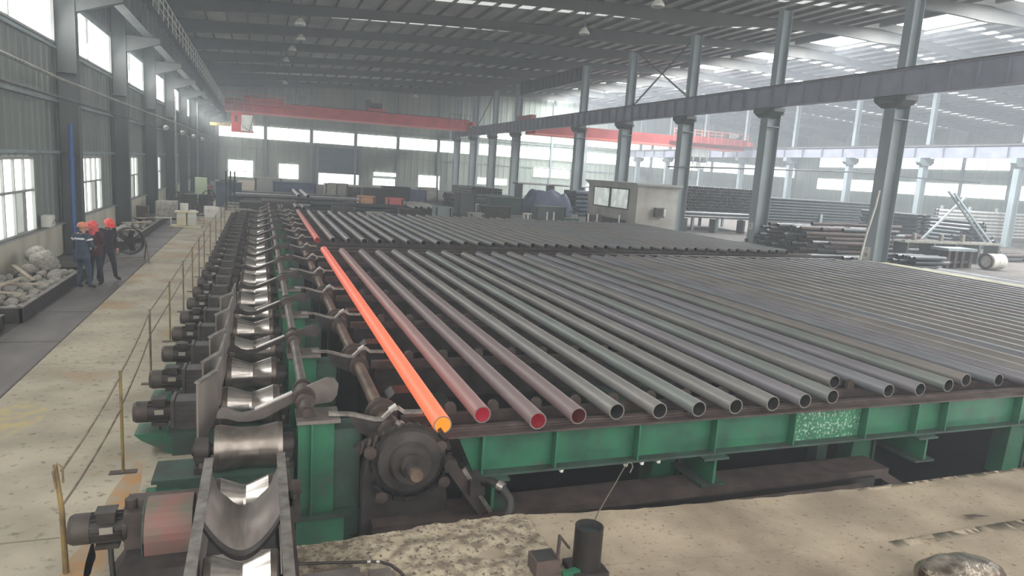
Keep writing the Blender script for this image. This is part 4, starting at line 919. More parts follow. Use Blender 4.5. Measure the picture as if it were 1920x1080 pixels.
# ================================================================== PEOPLE
def person(loc, rz, label, mats, helmet, lean=0., headturn=0., headtilt=0., hands=None, stance=.1, scale=1., extra=None):
    """mats: jacket, trousers, hand, head. One skinned body; helmet, jacket hem and face are children. Faces local +Y."""
    L = Matrix.Rotation(-lean, 3, 'X'); piv = Vector((0, 0, .93))
    up_ = lambda p: piv + L @ (Vector(p) - piv)
    J = {'pelvis': Vector((0, 0, .93)), 'spine': up_((0, 0, 1.12)), 'chest': up_((0, .01, 1.30)), 'nb': up_((0, 0, 1.43)), 'neck': up_((0, .015, 1.50))}
    hr_ = Matrix.Rotation(-headtilt, 3, 'X'); hz_ = Matrix.Rotation(headturn, 3, 'Z')
    hd = lambda p: J['neck'] + L @ (hz_ @ (hr_ @ Vector(p)))
    J['jaw'] = hd((0, .03, .055)); J['head'] = hd((0, .025, .125)); J['crown'] = hd((0, .015, .20))
    hands = hands or {}
    for s, k in ((-1, 'L'), (1, 'R')):
        J['sh' + k] = up_((s * .185, 0, 1.395))
        e, w = hands.get(k, ((s * .25, -.02, 1.12), (s * .25, .08, .88)))
        J['el' + k] = Vector(e); J['wr' + k] = Vector(w)
        d = (J['wr' + k] - J['el' + k]).normalized(); J['pa' + k] = J['wr' + k] + d * .075
        J['hip' + k] = Vector((s * .095, 0, .88)); J['kn' + k] = Vector((s * (.095 + stance * .3), .03, .49)); J['an' + k] = Vector((s * (.09 + stance * .6), -.02 + (.05 if s > 0 else 0), .085)); J['to' + k] = J['an' + k] + Vector((s * .03, .17, -.045))
    R_ = dict(pelvis=.145, spine=.14, chest=.155, nb=.10, neck=.058, jaw=.078, head=.098, crown=.07, sh=.082, el=.056, wr=.04, pa=.042, hip=.10, kn=.072, an=.052, to=.042)
    E = [('pelvis', 'spine'), ('spine', 'chest'), ('chest', 'nb'), ('nb', 'neck'), ('neck', 'jaw'), ('jaw', 'head'), ('head', 'crown')]
    for k in 'LR': E += [('chest', 'sh' + k), ('sh' + k, 'el' + k), ('el' + k, 'wr' + k), ('wr' + k, 'pa' + k), ('pelvis', 'hip' + k), ('hip' + k, 'kn' + k), ('kn' + k, 'an' + k), ('an' + k, 'to' + k)]
    names = list(J); ix = {n: i for i, n in enumerate(names)}
    me = bpy.data.meshes.new('body'); me.from_pydata([tuple(J[n]) for n in names], [(ix[a], ix[b]) for a, b in E], [])
    o = bpy.data.objects.new('body_tmp', me); COL.objects.link(o)
    o.modifiers.new('s', 'SKIN'); sv = me.skin_vertices[0].data
    for n in names:
        r = R_.get(n, R_.get(n[:-1])); f = 1.0
        sv[ix[n]].radius = (r, r * .82 if n in ('pelvis', 'spine', 'chest') else r); sv[ix[n]].use_root = (n == 'pelvis')
    m_ = o.modifiers.new('u', 'SUBSURF'); m_.levels = 2; m_.render_levels = 2
    dg = bpy.context.evaluated_depsgraph_get(); bme = bpy.data.meshes.new_from_object(o.evaluated_get(dg)); bpy.data.objects.remove(o)
    b = MB(); b.add([v.co for v in bme.vertices], [tuple(p.vertices) for p in bme.polygons], 0, True)
    seg = [(J[a], J[c], {'neck': 3, 'jaw': 3, 'head': 3, 'crown': 3}.get(c, {'wr': 0, 'pa': 2, 'hip': 1, 'kn': 1, 'an': 1, 'to': 4}.get(c[:-1], 0))) for a, c in E]
    for i, p in enumerate(bme.polygons):
        c = Vector(p.center); best = 9; mi = 0
        for A, B, q in seg:
            d = B - A; t = max(0, min(1, (c - A).dot(d) / d.length_squared)); dist = (A + d * t - c).length
            if dist < best: best, mi = dist, q
        if c.z < .10: mi = 4
        elif c.z < .92 and mi == 0 and abs(c.x) < .16: mi = 1
        b.m[i] = mi
    for k, s in (('L', -1), ('R', 1)):                      # fingers and thumb rooted in the palm
        d = (J['pa' + k] - J['wr' + k]).normalized(); side = d.cross(Vector((s, 0, 0)))
        side = side.normalized() if side.length > .1 else Vector((0, 1, 0)); curl = Vector((-s, 0, 0))
        for f, ln in enumerate((.070, .080, .076, .058)):
            base = J['pa' + k] + side * (.027 - .018 * f) - d * .01
            b.sweep([base, base + d * ln * .5 + curl * .006, base + d * ln * .8 + curl * .022, base + d * ln * .9 + curl * .04], [.0095, .009, .008, .006], 6, 2)
        base = J['wr' + k] + d * .035 + side * .03
        b.sweep([base, base + side * .028 + d * .025 + curl * .01, base + side * .032 + d * .055 + curl * .022], [.011, .010, .007], 6, 2)
    t = b.build('person', [mats[0], mats[1], mats[2], mats[3], 'shoe'], None, loc, rz); t.scale = (scale,) * 3
    tag(t, label, 'person')
    # jacket hem, collar
    def ringloft(rows, m, nm):
        q = MB(); n = 18; vs = []
        for (c, rx, ry) in rows:
            for i in range(n):
                a = 2 * math.pi * i / n; vs.append(tuple(Vector(c) + L @ Vector((rx * math.cos(a), ry * math.sin(a), 0))))
        q.add(vs, [(j * n + i, j * n + (i + 1) % n, (j + 1) * n + (i + 1) % n, (j + 1) * n + i) for j in range(len(rows) - 1) for i in range(n)], 0, True); return q.build(nm, m, t)
    ringloft([((0, .0, .80), .19, .155), ((0, 0, .90), .188, .152), (up_((0, 0, 1.05)), .175, .14), (up_((0, .01, 1.25)), .192, .142), (up_((0, 0, 1.38)), .17, .12), (up_((0, 0, 1.44)), .09, .085)], mats[0], 'jacket')
    ringloft([(up_((0, .0, 1.42)), .082, .08), (up_((0, .01, 1.49)), .072, .075)], mats[0], 'collar')
    # helmet: dome, brim, peak
    hb = MB(); n = 18; vs = []; R3 = L @ hz_ @ hr_; hc = hd((0, .012, .135))
    for j, (zz, rr) in enumerate(((0, .122), (.04, .118), (.075, .10), (.10, .068), (.112, .001))):
        for i in range(n): a = 2 * math.pi * i / n; vs.append(tuple(hc + R3 @ Vector((rr * .92 * math.cos(a), rr * 1.12 * math.sin(a), zz))))
    hb.add(vs, [(j * n + i, j * n + (i + 1) % n, (j + 1) * n + (i + 1) % n, (j + 1) * n + i) for j in range(4) for i in range(n)], 0, True)
    vs = [];
    for rr, zz in ((.12, .004), (.142, -.006)):
        for i in range(n): a = 2 * math.pi * i / n; e = rr + (.035 * max(0, math.sin(a)) if rr > .13 else 0); vs.append(tuple(hc + R3 @ Vector((e * .92 * math.cos(a), e * 1.1 * math.sin(a), zz))))
    hb.add(vs, [(i, (i + 1) % n, n + (i + 1) % n, n + i) for i in range(n)], 0, True); hb.build('helmet', helmet, t)
    fb = MB()
    for s in (-1, 1):
        c = hd((s * .035, .112, .105)); fb.lathe([(-.012, .001), (-.006, .009), (.006, .009), (.012, .001)], c, (0, 0, 1), 8, 1, True, False)
        c = hd((s * .097, .02, .095)); fb.obox(c, (.02, .04, .06), R3, 0)
    fb.lathe([(-.03, .006), (0, .016), (.02, .012)], hd((0, .122, .085)), (0, 0, -1), 8, 0); fb.obox(hd((0, .105, .045)), (.045, .012, .01), R3, 2)
    fb.build('face', ['skin', 'black_rubber', 'cloth_maroon'], t)
    if extra: extra(t, J, ringloft, up_, hd, L)
    return t
def band(t, J, ringloft, up_, hd, L):
    ringloft([(up_((0, 0, 1.30)), .197, .152), (up_((0, 0, 1.345)), .194, .148)], 'band_white', 'reflective_band')
    for k in 'LR':
        p, q = J['sh' + k], J['el' + k]; a = p + (q - p) * .30; c = p + (q - p) * .46
        MB().cyl(a, c, .081, .076, 14, caps=False).build('sleeve_band', 'band_white', t)
def scarf(t, J, ringloft, up_, hd, L):
    ringloft([(up_((0, .01, 1.36)), .125, .13), (up_((0, .02, 1.45)), .12, .115), (up_((0, .02, 1.56)), .108, .11), (up_((0, .015, 1.63)), .108, .118)], 'cloth_red', 'head_scarf')
def gloves(t, J, ringloft, up_, hd, L):
    pass
P1 = person((-4.30, 20.42, 0), -.55, 'person seen from behind in grey-blue jacket with white reflective band and orange helmet', ('cloth_blue', 'cloth_blue', 'skin', 'skin'), 'helmet_orange',
            hands={'L': ((-.27, -.03, 1.13), (-.24, .10, .92)), 'R': ((.26, .02, 1.14), (.16, .22, 1.08))}, extra=band)
P2 = person((-4.13, 21.05, 0), math.pi - .5, 'person in dark maroon jacket with red scarf and red helmet, gloved hands at the waist', ('cloth_maroon', 'cloth_navy', 'glove', 'skin'), 'helmet_red',
            lean=.05, headtilt=.35, hands={'L': ((-.27, .0, 1.12), (-.08, .24, 1.02)), 'R': ((.27, .0, 1.12), (.08, .25, 1.0))}, extra=scarf)
P3 = person((-3.98, 21.6, 0), math.pi + .75, 'person in dark clothes and red helmet, head bent, rightmost of the three', ('cloth_dark', 'cloth_dark', 'skin', 'skin'), 'helmet_red',
            lean=.14, headtilt=.5, headturn=-.1, stance=.28, scale=1.03)

# ================================================================== OVERHEAD CRANES
t = thing('overhead_crane', 'red overhead travelling crane with hanging cab, spanning the near bay at the far end', 'crane', (0, 103, 0))
for yy in (-1.4, 1.4):
    MB().box(-4.4, 29.4, yy - .35, yy + .35, 8.95, 10.25).build('bridge_girder', 'red_crane', t); MB().box(-4.4, 29.4, yy - .45, yy + .45, 8.86, 8.95).build('lower_flange', 'red_crane_pale', t); MB().box(-4.4, 29.4, yy - .06, yy + .06, 10.25, 10.38).build('trolley_rail', 'rail_brown', t)
for xx in (-4.76, 29.75):
    MB().box(xx - .2, xx + .2, -2.6, 2.6, 10.15, 10.75).build('end_truck', 'red_crane', t)
    for yy in (-2.1, 2.1): MB().cyl((xx - .1, yy, 10.26), (xx + .1, yy, 10.26), .22, n=14).build('wheel', 'machine_dark', t)
MB().box(-4.3, 3.2, -3.2, -1.9, 9.75, 9.85).build('platform', 'red_crane', t); MB().box(-2.0, 3.0, -2.6, -1.8, 9.85, 10.7).build('gear_case', 'red_crane', t)
for z in (10.4, 10.95): MB().sweep([(-4.3, -3.2, z), (3.2, -3.2, z)], .04, 6).build('hand_rail', 'red_crane_pale', t)
for i in range(8): MB().cyl((-4.3 + i * 1.07, -3.2, 9.85), (-4.3 + i * 1.07, -3.2, 10.95), .04, n=6).build('rail_post', 'red_crane_pale', t)
for x in (3.3, 5.1):
    MB().box(x, x + .95, -2.3, -1.7, 10.3, 11.5).build('control_cabinet', 'frame_grey', t)
    for k in range(5): MB().box(x + .05, x + .9, -2.34, -2.3, 10.4 + k * .22, 10.48 + k * .22).build('louvre', 'column_dark', t)
MB().box(-3.55, -2.35, -2.6, -1.0, 6.45, 8.7).build('cab_body', 'red_crane', t); MB().box(-2.35, -.75, -2.55, -1.0, 6.45, 6.6).build('cab_floor', 'red_crane', t); MB().box(-2.35, -.75, -2.55, -1.0, 8.5, 8.7).build('cab_roof', 'red_crane', t)
MB().box(-2.3, -.85, -2.5, -2.45, 6.6, 8.5).build('cab_glass', 'dull_pane', t); MB().bar((-.8, -2.55, 8.5), (-1.3, -2.55, 6.6), .08, .08).bar((-2.2, -2.56, 7.2), (-1.3, -2.56, 6.65), .07, .07).build('cab_frame', 'machine_brown', t)
MB().box(-3.15, -2.75, -2.63, -2.6, 7.6, 8.3).build('cab_window', 'machine_dark', t)
for x in (-3.5, -2.0, -.9): MB().cyl((x, -2.2, 8.7), (x, -2.2, 9.8), .05, n=6).build('hanger', 'red_crane_pale', t)
MB().box(-6.2, -3.6, -2.3, -2.2, 7.0, 7.35).build('access_bridge', 'yellow_dirty', t)
MB().box(14.4, 16.9, -1.6, 1.6, 10.4, 10.7).build('trolley_frame', 'red_crane', t); MB().cyl((14.9, -.8, 11.1), (16.4, -.8, 11.1), .35, n=14).build('hoist_drum', 'machine_dark', t); MB().box(14.2, 14.8, -1.5, -.6, 10.7, 11.7).build('trolley_motor', 'gear_grey', t); MB().box(16.4, 17.0, -1.5, -.6, 10.7, 11.5).build('trolley_motor', 'frame_grey', t)
for i in range(4): MB().sweep([(14.2 + i * .9, -1.65, 10.7), (14.2 + i * .9, -1.65, 11.8), (14.65 + i * .9, -1.65, 11.8)], .03, 5).build('guard_rail', 'rail_grey', t)
for i in range(5): MB().cyl((26.2 + i * .75, -2.3, 9.6), (26.2 + i * .75, -2.3, 10.9), .04, n=6).build('rail_post', 'machine_brown', t)
MB().sweep([(26.2, -2.3, 10.9), (29.4, -2.3, 10.9)], .04, 6).build('hand_rail', 'machine_brown', t)

for c in t.children:
    if 'truck' not in c.name and 'wheel' not in c.name: c.scale = (1.0, 1, 1.1); c.location.z = 3.7 - 3.7 * 1.1
t = thing('overhead_crane', 'red overhead crane behind the middle columns with lattice hoist in the right bay', 'crane', (0, 80, 0))
for yy in (-1.3, 1.3):
    MB().box(30.9, 61.2, yy - .35, yy + .35, 8.55, 9.75).build('bridge_girder', 'red_crane_dull', t); MB().box(30.9, 61.2, yy - .45, yy + .45, 8.46, 8.55).build('lower_flange', 'red_crane_pale', t)
MB().box(49.5, 61.0, -2.6, -1.7, 9.0, 9.1).build('platform', 'red_crane_dull', t); MB().box(49.5, 61.0, -2.62, -2.55, 9.1, 9.9).build('side_panel', 'red_crane_dull', t)
for z in (10.2, 10.6): MB().sweep([(49.5, -2.6, z), (61, -2.6, z)], .035, 6).build('hand_rail', 'red_crane_pale', t)
for i in range(12): MB().cyl((49.5 + i * 1.04, -2.6, 9.1), (49.5 + i * 1.04, -2.6, 10.6), .035, n=6).build('rail_post', 'red_crane_pale', t)
MB().box(57.3, 59.9, -2.66, -2.62, 9.9, 10.5).build('name_board', 'machine_brown', t)
text_mesh('E00P', .75, 'white_paint', t, (58.6, -2.69, 10.2), (math.pi / 2, 0, 0))
for xx in (30.3, 61.9): MB().box(xx - .3, xx + .3, -2.4, 2.4, 9.1 if xx > 50 else 10.1, 9.7 if xx > 50 else 10.6).build('end_truck', 'red_crane_dull', t)
MB().box(53.4, 55.6, -1.6, .6, 7.3, 8.4).build('hoist_frame', 'frame_grey', t); MB().cyl((53.6, -.6, 7.0), (55.4, -.6, 7.0), .35, n=14).build('hoist_drum', 'machine_brown', t)
for i in range(7): MB().bar((52.6 + i * .5, -1.7, 8.2), (52.2 + i * .55 + (i % 2) * .7, -1.7, 6.2), .07, .07).build('lattice_bar', 'frame_grey', t)
MB().box(54.4, 55.3, -1.6, -.8, 5.8, 6.6).build('hook_block', 'white_paint', t)
for x in (54.0, 55.0): MB().cyl((x, -.6, 4.3), (x, -.6, 7.0), .03, n=5).build('rope', 'machine_dark', t)

# ------------------------------------------------------------------ hanging bay lamps
def bay_lamp(x, y, zt, l):
    z = roofz(x) - .9 if zt is None else zt
    t = thing('pendant_lamp', l, 'lamp', (x, y, z), 0, 'pendant bay lamps')
    MB().cyl((0, 0, .25), (0, 0, roofz(x) - .02 - z), .03, n=6).build('hanging_rod', 'column_dark', t)
    MB().lathe([(0, .34), (.12, .32), (.34, .16), (.40, .1)], (0, 0, -.2), (0, 0, 1), 16).build('shade', 'white_paint', t); MB().cyl((0, 0, .2), (0, 0, .42), .1, n=10).build('ballast', 'gear_grey', t)
    MB().lathe([(0, .01), (.03, .2), (.06, .3)], (0, 0, -.23), (0, 0, 1), 14).build('diffuser', 'frame_grey', t)
for i, (x, y, z) in enumerate(((2.3, 45.8, 11.9), (2.8, 55.1, 12.5), (2.6, 64.4, 13.0), (2.4, 73.7, 13.2), (2.9, 92.4, 12.9))):
    bay_lamp(x, y, z, 'bell shaped pendant lamp in the left row under the near roof, %s from the camera' % nth(i + 1))
for i, (x, y, z) in enumerate(((18.6, 31.7, 12.5), (19.0, 41.0, 12.7), (18.9, 91.0, 12.7))):
    bay_lamp(x, y, z, 'bell shaped pendant lamp in the middle row under the near roof, %s from the camera' % nth(i + 1))
for i, (x, y, z) in enumerate(((52.0, 62.0, 13.5), (53.0, 72.0, 13.5))):
    bay_lamp(x, y, z, 'bell shaped pendant lamp in the right bay beyond the middle girder, %s one' % nth(i + 1))
tag(MB().sweep([(28.8, 45.4, 4.9), (36, 45.4, 5.2), (47, 45.4, 5.6), (62, 51.3, 5.75), (70, 51.3, 5.75)], .07, 6).build('cable_tray', 'column_dark'), 'thin dark pipe run crossing the right bay between columns', 'pipe')

# ================================================================== STORED PIPES AND CLUTTER BEYOND THE BED
def rod(L, r, m, n=10, ins='pipe_inside'): return pipe(L, m, ins, r, n)
def xpipe(x, y, z, L, r, m, label, group, rz=0., n=10):
    return tag(inst('steel_pipe', rod(L, r, m, n), None, (x, y, z), -math.pi / 2 + rz), label, 'pipe', group)
# stack with its open ends towards the bed
def pipe_stuff(label, spots, L, r, mats, axis='y', n=9):
    b = MB()
    for q, (x, y, z) in enumerate(spots): b.tube((x, y, z), (x, y + L, z) if axis == 'y' else (x + L, y, z), r, r - .016, n, 0 if (q * 7) % 4 else 1, 2, 3)
    return tag(b.build('steel_pipes', [mats[0], mats[1], 'pipe_inside', 'pipe_rim']), label, 'pipes', None, 'stuff')
pipe_stuff('tall stack of dark pipes with open ends behind the middle columns', [(31.1 + .285 * i + (.14 if j % 2 else 0), 48 + .06 * ((i * 5 + j * 3) % 4), 1.50 + .245 * j) for j in range(9) for i in range(31 - j // 3)], 6, .125, ('pipe_dark', 'pipe_plain'))
t = thing('storage_rack', 'grey steel rack under the tall stack of open pipe ends', 'rack', (0, 47.5, 0))
for yy in (.4, 3.2, 6.2): MB().box(30.7, 40.6, yy - .1, yy + .1, 1.15, 1.37).build('bearer', 'column_steel', t)
for x in (30.8, 33.2, 35.6, 38, 40.5):
    for yy in (.4, 6.2): MB().box(x - .1, x + .1, yy - .1, yy + .1, 0, 1.15).build('leg', 'column_steel', t)
for j in range(4): xpipe(30.8, 46.6 - .28 * (j % 2), .95 - .26 * (j // 2) + .55, 6.6, .12, 'pipe_plain', 'long grey pipe lying across in front of the tall stack, %s one down' % nth(j + 1), 'long pipes on the low rack')
t = thing('storage_rack', 'low dark rack holding long grey pipes before the tall stack', 'rack', (0, 46.4, 0))
for x in (31.4, 34.2, 36.9): MB().box(x - .1, x + .1, -.3, .5, 0, 1.06).build('leg', 'column_dark', t)
# dark stack lying crosswise
for j in range(11):
    for i in range(2): xpipe(36.9 + .1 * ((i + j) % 3), 44 + .24 * i, .75 + .225 * j, 11.2, .112, 'pipe_dark', 'long dark pipe lying crosswise in the stack between the second and nearest middle columns', 'dark crosswise pipe stack', n=8)
t = thing('storage_rack', 'dark bearers and uprights of the crosswise pipe stack', 'rack', (0, 44, 0))
for x in (38.5, 42.5, 46.5): MB().box(x - .12, x + .12, -.3, .6, 0, .62).build('bearer', 'column_dark', t)
for x in (42.4,): MB().box(x - .12, x + .12, -.32, -.14, 0, 2.0).build('upright', 'column_steel', t)
# loose rusty pipes on the floor in front
pipe_stuff('packed lower layers of the rusty pipe heap', [(29.4 + .9 * ((i * 7) % 5) + .2 * (i // 26), 30.95 + .245 * ((i % 26) * (1 - .03 * (i // 26))), .125 + .24 * (i // 26)) for i in range(104)], 6.0, .12, ('pipe_rust', 'pipe_plain'), 'x', 9)
for i in range(66):
    lay = i // 24; m = ['pipe_rust', 'pipe_plain', 'pipe_rust', 'pipe_dark', 'pipe_rust'][i % 5]; j = i % 24
    L = RND.choice([3.0, 4.5, 6.0]); x = 29.6 + RND.uniform(0, 5.5) * (1 - lay * .2)
    y = (28.4 + j * .27 if j < 9 else 31.1 + (j - 9) * .33) if lay == 0 else 31.3 + lay * .25 + j * (.245 - lay * .02)
    xpipe(x, y, .13 if lay == 0 and j < 9 else 1.07 + lay * .25, L if j >= 9 or lay else 3.0, .12, m, 'loose short pipe in the rusty heap left of the nearest middle column', 'loose pipes in the rusty heap', RND.uniform(-.012, .012))
for i, (x, y, z, r_) in enumerate(((31.0, 32.6, 1.83, .22), (33.4, 33.4, 1.83, -.2), (35.2, 32.2, 1.83, .3))):
    xpipe(x, y, z, 4.0, .11, 'pipe_rust', 'slanting rusty pipe thrown on top of the heap, %s from the left' % nth(i + 1), 'slanting pipes on the heap', r_)
for i in range(24):
    L = RND.choice([2.0, 2.6]); xpipe(31.8 + RND.uniform(0, .9) + .05 * (i // 8), 26.6 + .27 * (i % 8) * .8, .12 + .24 * (i // 8), L, .105, ['pipe_dark', 'pipe_plain', 'pipe_rust', 'pipe_dark'][i % 4], 'dark short pipe piled right behind the nearest middle column', 'dark pipes behind the nearest column', RND.uniform(-.01, .01))
tag(MB().sweep([(29.45, 26.75, 4.0), (29.3, 26.7, 3.2), (28.98, 26.7, 1.8), (28.72, 26.7, .0)], .05, 8).build('white_conduit', 'white_paint'), 'white leaning conduit at the nearest middle column', 'conduit')
# mounds and racks on the right
pipe_stuff('mound of dark pipes under the crossed leaning poles', [(49.4 + RND.uniform(-1, 1) * (3.4 - .38 * (i // 18)), 35.5 + RND.uniform(0, .8), .15 + .26 * (i // 18)) for i in range(150)], 5, .14, ('pipe_dark', 'pipe_plain'))
pipe_stuff('square bundle of dark pipe ends left of the crossed poles', [(44.2 + .27 * (i % 6) + (.13 if (i // 6) % 2 else 0), 36.5 + .1 * (i % 3), 1.1 + .235 * (i // 6)) for i in range(42)], 5, .12, ('pipe_dark', 'pipe_dark'))
t = thing('storage_rack', 'dark bearer frame under the square pipe bundle', 'rack', (0, 37, 0))
MB().box(43.9, 46.1, 0, 4, .75, .97).build('bearer', 'column_dark', t)
for x in (44.1, 45.9):
    for yy in (.2, 3.8): MB().box(x - .1, x + .1, yy - .1, yy + .1, 0, .75).build('leg', 'column_dark', t)
for (p, q, l) in (((44.8, 35.0, 4.4), (50.0, 34.7, .06), 'long pole of the crossed pair leaning to the right'), ((47.0, 35.3, 4.1), (42.6, 35.5, .06), 'pole of the crossed pair leaning left'), ((45.1, 34.8, 4.3), (50.35, 34.5, .06), 'second long pole beside the right leaning one')):
    tag(MB().bar(p, q, .12, .12).build('leaning_pole', 'column_steel'), l, 'pole')
for j in range(8):
    for i in range(2): xpipe(55.5 + .2 * i, 44 + .4 * i, .75 + .3 * j, 11.5, .12, 'pipe_pale', 'long pale pipe on the rack at the right edge of the photo', 'pale pipes on the right rack', n=8)
t = thing('storage_rack', 'grey rack arms under the pale pipes at the right edge', 'rack', (0, 44.2, 0))
for x in (57, 60.5, 64):
    MB().box(x - .1, x + .1, .55, .75, 0, 3.3).build('upright', 'column_steel', t)
    for j in range(8): MB().box(x - .05, x + .05, -.2, .56, .56 + .3 * j, .63 + .3 * j).build('arm', 'column_steel', t)
for i in range(36):
    xpipe(43.4 + RND.uniform(0, 5.5), 31.0 + .26 * (i % 18) * (1 if i < 18 else .9), .12 + .24 * (i // 18), RND.choice([2.0, 3.0]), .11, ['pipe_rust', 'pipe_dark', 'pipe_rust'][i % 3], 'rusty short pipe in the low heap at the right edge', 'rusty heap at the right edge', RND.uniform(-.015, .015))
# straightening machine table with rollers, cream drum and frame
t = thing('work_table', 'heavy dark steel work table beyond the right end of the bed', 'table', (36.2, 27.6, 0))
MB().box(-.1, 2.2, 0, 1.1, .95, 1.1).build('top', 'column_steel', t)
for x in (0, .55, 1.1, 1.75): MB().box(x, x + .22, .05, 1.05, 0, .95).build('leg', 'machine_brown', t)
MB().box(.2, 1.95, .1, .2, .25, .4).build('stretcher', 'machine_dark', t)
t = thing('roller_table', 'long grey roller table with uprights behind the work table', 'table', (35.0, 29.5, 0))
MB().box(0, 8.2, 0, .12, 1.18, 1.3).build('side_rail', 'rail_grey', t); MB().box(0, 8.2, .8, .92, 1.18, 1.3).build('side_rail', 'rail_grey', t)
for x in (.3, 2.4, 4.2, 6.2, 7.9): MB().box(x - .08, x + .08, 0, .92, 0, 1.18).build('leg', 'column_dark', t)
for x in (1.2, 3.4, 5.2): MB().cyl((x, .46, 1.3), (x, .46, 1.72), .13, n=12).build('upright_roller', 'rail_grey', t)
t = thing('drum', 'cream steel drum lying on its side beyond the bed', 'drum', (39.0, 27.4, .45))
MB().lathe([(0, .02), (0, .4), (.05, .45), (.5, .43), (.55, .45), (.6, .43), (1.1, .45), (1.15, .4), (1.15, .02)], (0, 0, 0), (1, 0, 0), 20).build('shell', 'white_paint', t); MB().tube((-.12, 0, 0), (0, 0, 0), .45, .34, 20, 0, 0, 0).build('end_ring', 'pipe_rust', t)
t = thing('concrete_curb', 'long pale concrete curb along the right end of the bed', 'curb', (29.0, 12, 0)); MB().box(-.25, .25, 0, 13.5, 0, .42).build('curb_block', 'curb', t); MB().box(-.32, .32, -.02, 13.52, .42, .5).build('cap', 'curb', t)
for i in range(7): tag(inst('steel_pipe', rod(9.5, .14, 'pipe_plain' if i % 3 else 'pipe_dark', 10), None, (31.0 + .36 * i, 15.5 + .2 * (i % 3), .15)), 'long grey pipe on the floor behind the pale curb, %s from it' % nth(i + 1), 'pipe', 'floor pipes behind the curb')

# control cabin
t = thing('control_cabin', 'grey control cabin with two bright windows behind the far rack', 'cabin', (26.3, 45.2, 0))
MB().box(0, 3.5, 0, 8.2, 0, 3.4).build('walls', 'cabin_wall', t); MB().box(-.25, 3.75, -.25, 8.45, 3.4, 3.55).build('roof', 'frame_grey', t); MB().box(-.12, 3.62, -.12, 8.32, 3.28, 3.4).build('fascia', 'cabin_wall', t)
for (a, b_, l) in ((1.2, 4.1, 'w'), (4.25, 7.1, 'w')):
    f = MB().box(-.06, .02, a, b_, 1.45, 1.55).box(-.06, .02, a, b_, 2.97, 3.07).box(-.06, .02, a, a + .1, 1.45, 3.07).box(-.06, .02, b_ - .1, b_, 1.45, 3.07).build('window_frame', 'green_dusty', t)
    MB().box(-.03, .0, a + .1, b_ - .1, 1.55, 2.97).build('pane', 'cabin_pane', f)
a_ = thing('air_conditioner', 'grey air conditioner unit on the control cabin wall', 'air conditioner', (27.75, 44.75, 1.15))
MB().box(0, .85, 0, .35, 0, .65).build('case', 'gear_grey', a_); MB().cyl((.33, -.02, .33), (.33, .0, .33), .26, n=18).build('fan_grille', 'machine_dark', a_); MB().box(.66, .84, -.012, 0, .03, .62).build('panel', 'white_paint', a_)
for x in (.1, .7): MB().box(x, x + .05, 0, .45, -.06, 0).build('bracket', 'machine_dark', a_)
tag(MB().bar((25.95, 51, .35), (25.95, 46.5, .35), .5, .7).build('tool_box', 'machine_brown'), 'long brown tool box at the foot of the control cabin', 'box')

# number plates on the two nearest middle columns
def plate(x, y, z, w, h, txt, l, sz):
    t = thing('number_plate', l, 'sign', (x, y, z)); MB().box(-.02, 0, -w / 2, w / 2, 0, h).build('plate', 'white_paint', t)
    for s, q, zz in txt: text_mesh(s, q, 'ink', t, (-.024, 0, zz), (math.pi / 2, 0, -math.pi / 2))
plate(29.70, 27.2, .42, .48, .66, (('1', .2, .54), ('6', .34, .26)), 'white number plate low on the nearest middle column', .3)
plate(29.70, 36.45, 1.1, .42, .42, (('5', .36, .2),), 'white number plate low on the second middle column', .3)

# transfer table, boxes and pipes at the far end of the line
t = thing('transfer_table', 'brown machine frame with chalk marks at the far end of the rollers', 'machine', (0, 46.5, 0))
MB().box(.1, 2.3, 0, 3.0, 0, .95).build('body', 'machine_brown', t); MB().box(-1.2, .1, .2, 2.6, 0, .8).build('side_block', 'machine_dark', t)
for k in range(6): MB().box(.1, 2.3, -.03, 0, .12 + k * .14, .18 + k * .14).build('rib', 'pipe_rust', t)
text_mesh('157', .34, 'chalk', t, (1.15, -.035, .62), (math.pi / 2, 0, 0))
for j in range(3): MB().box(-1.9, .1, -.2 + .5 * j, -.08 + .5 * j, .3 + .16 * j, .42 + .16 * j).build('bar', 'rail_grey', t)
for j in range(7): xpipe(-1.9 + .3 * (j % 2), 52 + .38 * j, .95 + .04 * (j % 2), 8.6, .12, ['pipe_plain', 'pipe_pale', 'pipe_dark'][j % 3], 'grey pipe lying crosswise at the far end of the hall, %s from the camera' % nth(j + 1), 'crosswise pipes at the far end')
t = thing('storage_rack', 'low stand under two short pipes beyond the salmon red pipe', 'rack', (0, 43.1, 0))
for yy in (.2, 2.4): MB().box(1.9, 2.7, yy, yy + .15, 0, .68).build('trestle', 'machine_dark', t)
t = thing('storage_rack', 'dark trestles under the crosswise pipes at the far end', 'rack', (0, 51.8, 0))
for x in (-1.2, 2.2, 5.6): MB().box(x - .12, x + .12, 0, 2.6, 0, .82).build('trestle', 'machine_dark', t)
for i, (x, y) in enumerate(((2.5, 49), (3.05, 48.6), (2.1, 43.2), (2.5, 43.0))): tag(inst('steel_pipe', rod(9 if i < 2 else 3, .12, 'pipe_pale' if i < 2 else 'pipe_plain', 10), None, (x, y, 1.23 if i < 2 else .80)), ['pale pipe lying lengthwise over the far crosswise pipes, left one', 'pale pipe lying lengthwise over the far crosswise pipes, right one', 'short pipe just beyond the salmon red pipe, left one', 'short pipe just beyond the salmon red pipe, right one'][i], 'pipe')
for i in range(3):
    tag(MB().cyl((-2.1 + .27 * i, 50, 0), (-2.1 + .27 * i, 50, 2.6), .05, n=8).box(-2.2 + .27 * i, -2.0 + .27 * i, 49.9, 50.1, 0, .05).build('guide_post', 'machine_dark'), 'thin dark post at the far end of the walkway, %s from the left' % nth(i + 1), 'post', 'thin posts at the walkway end')
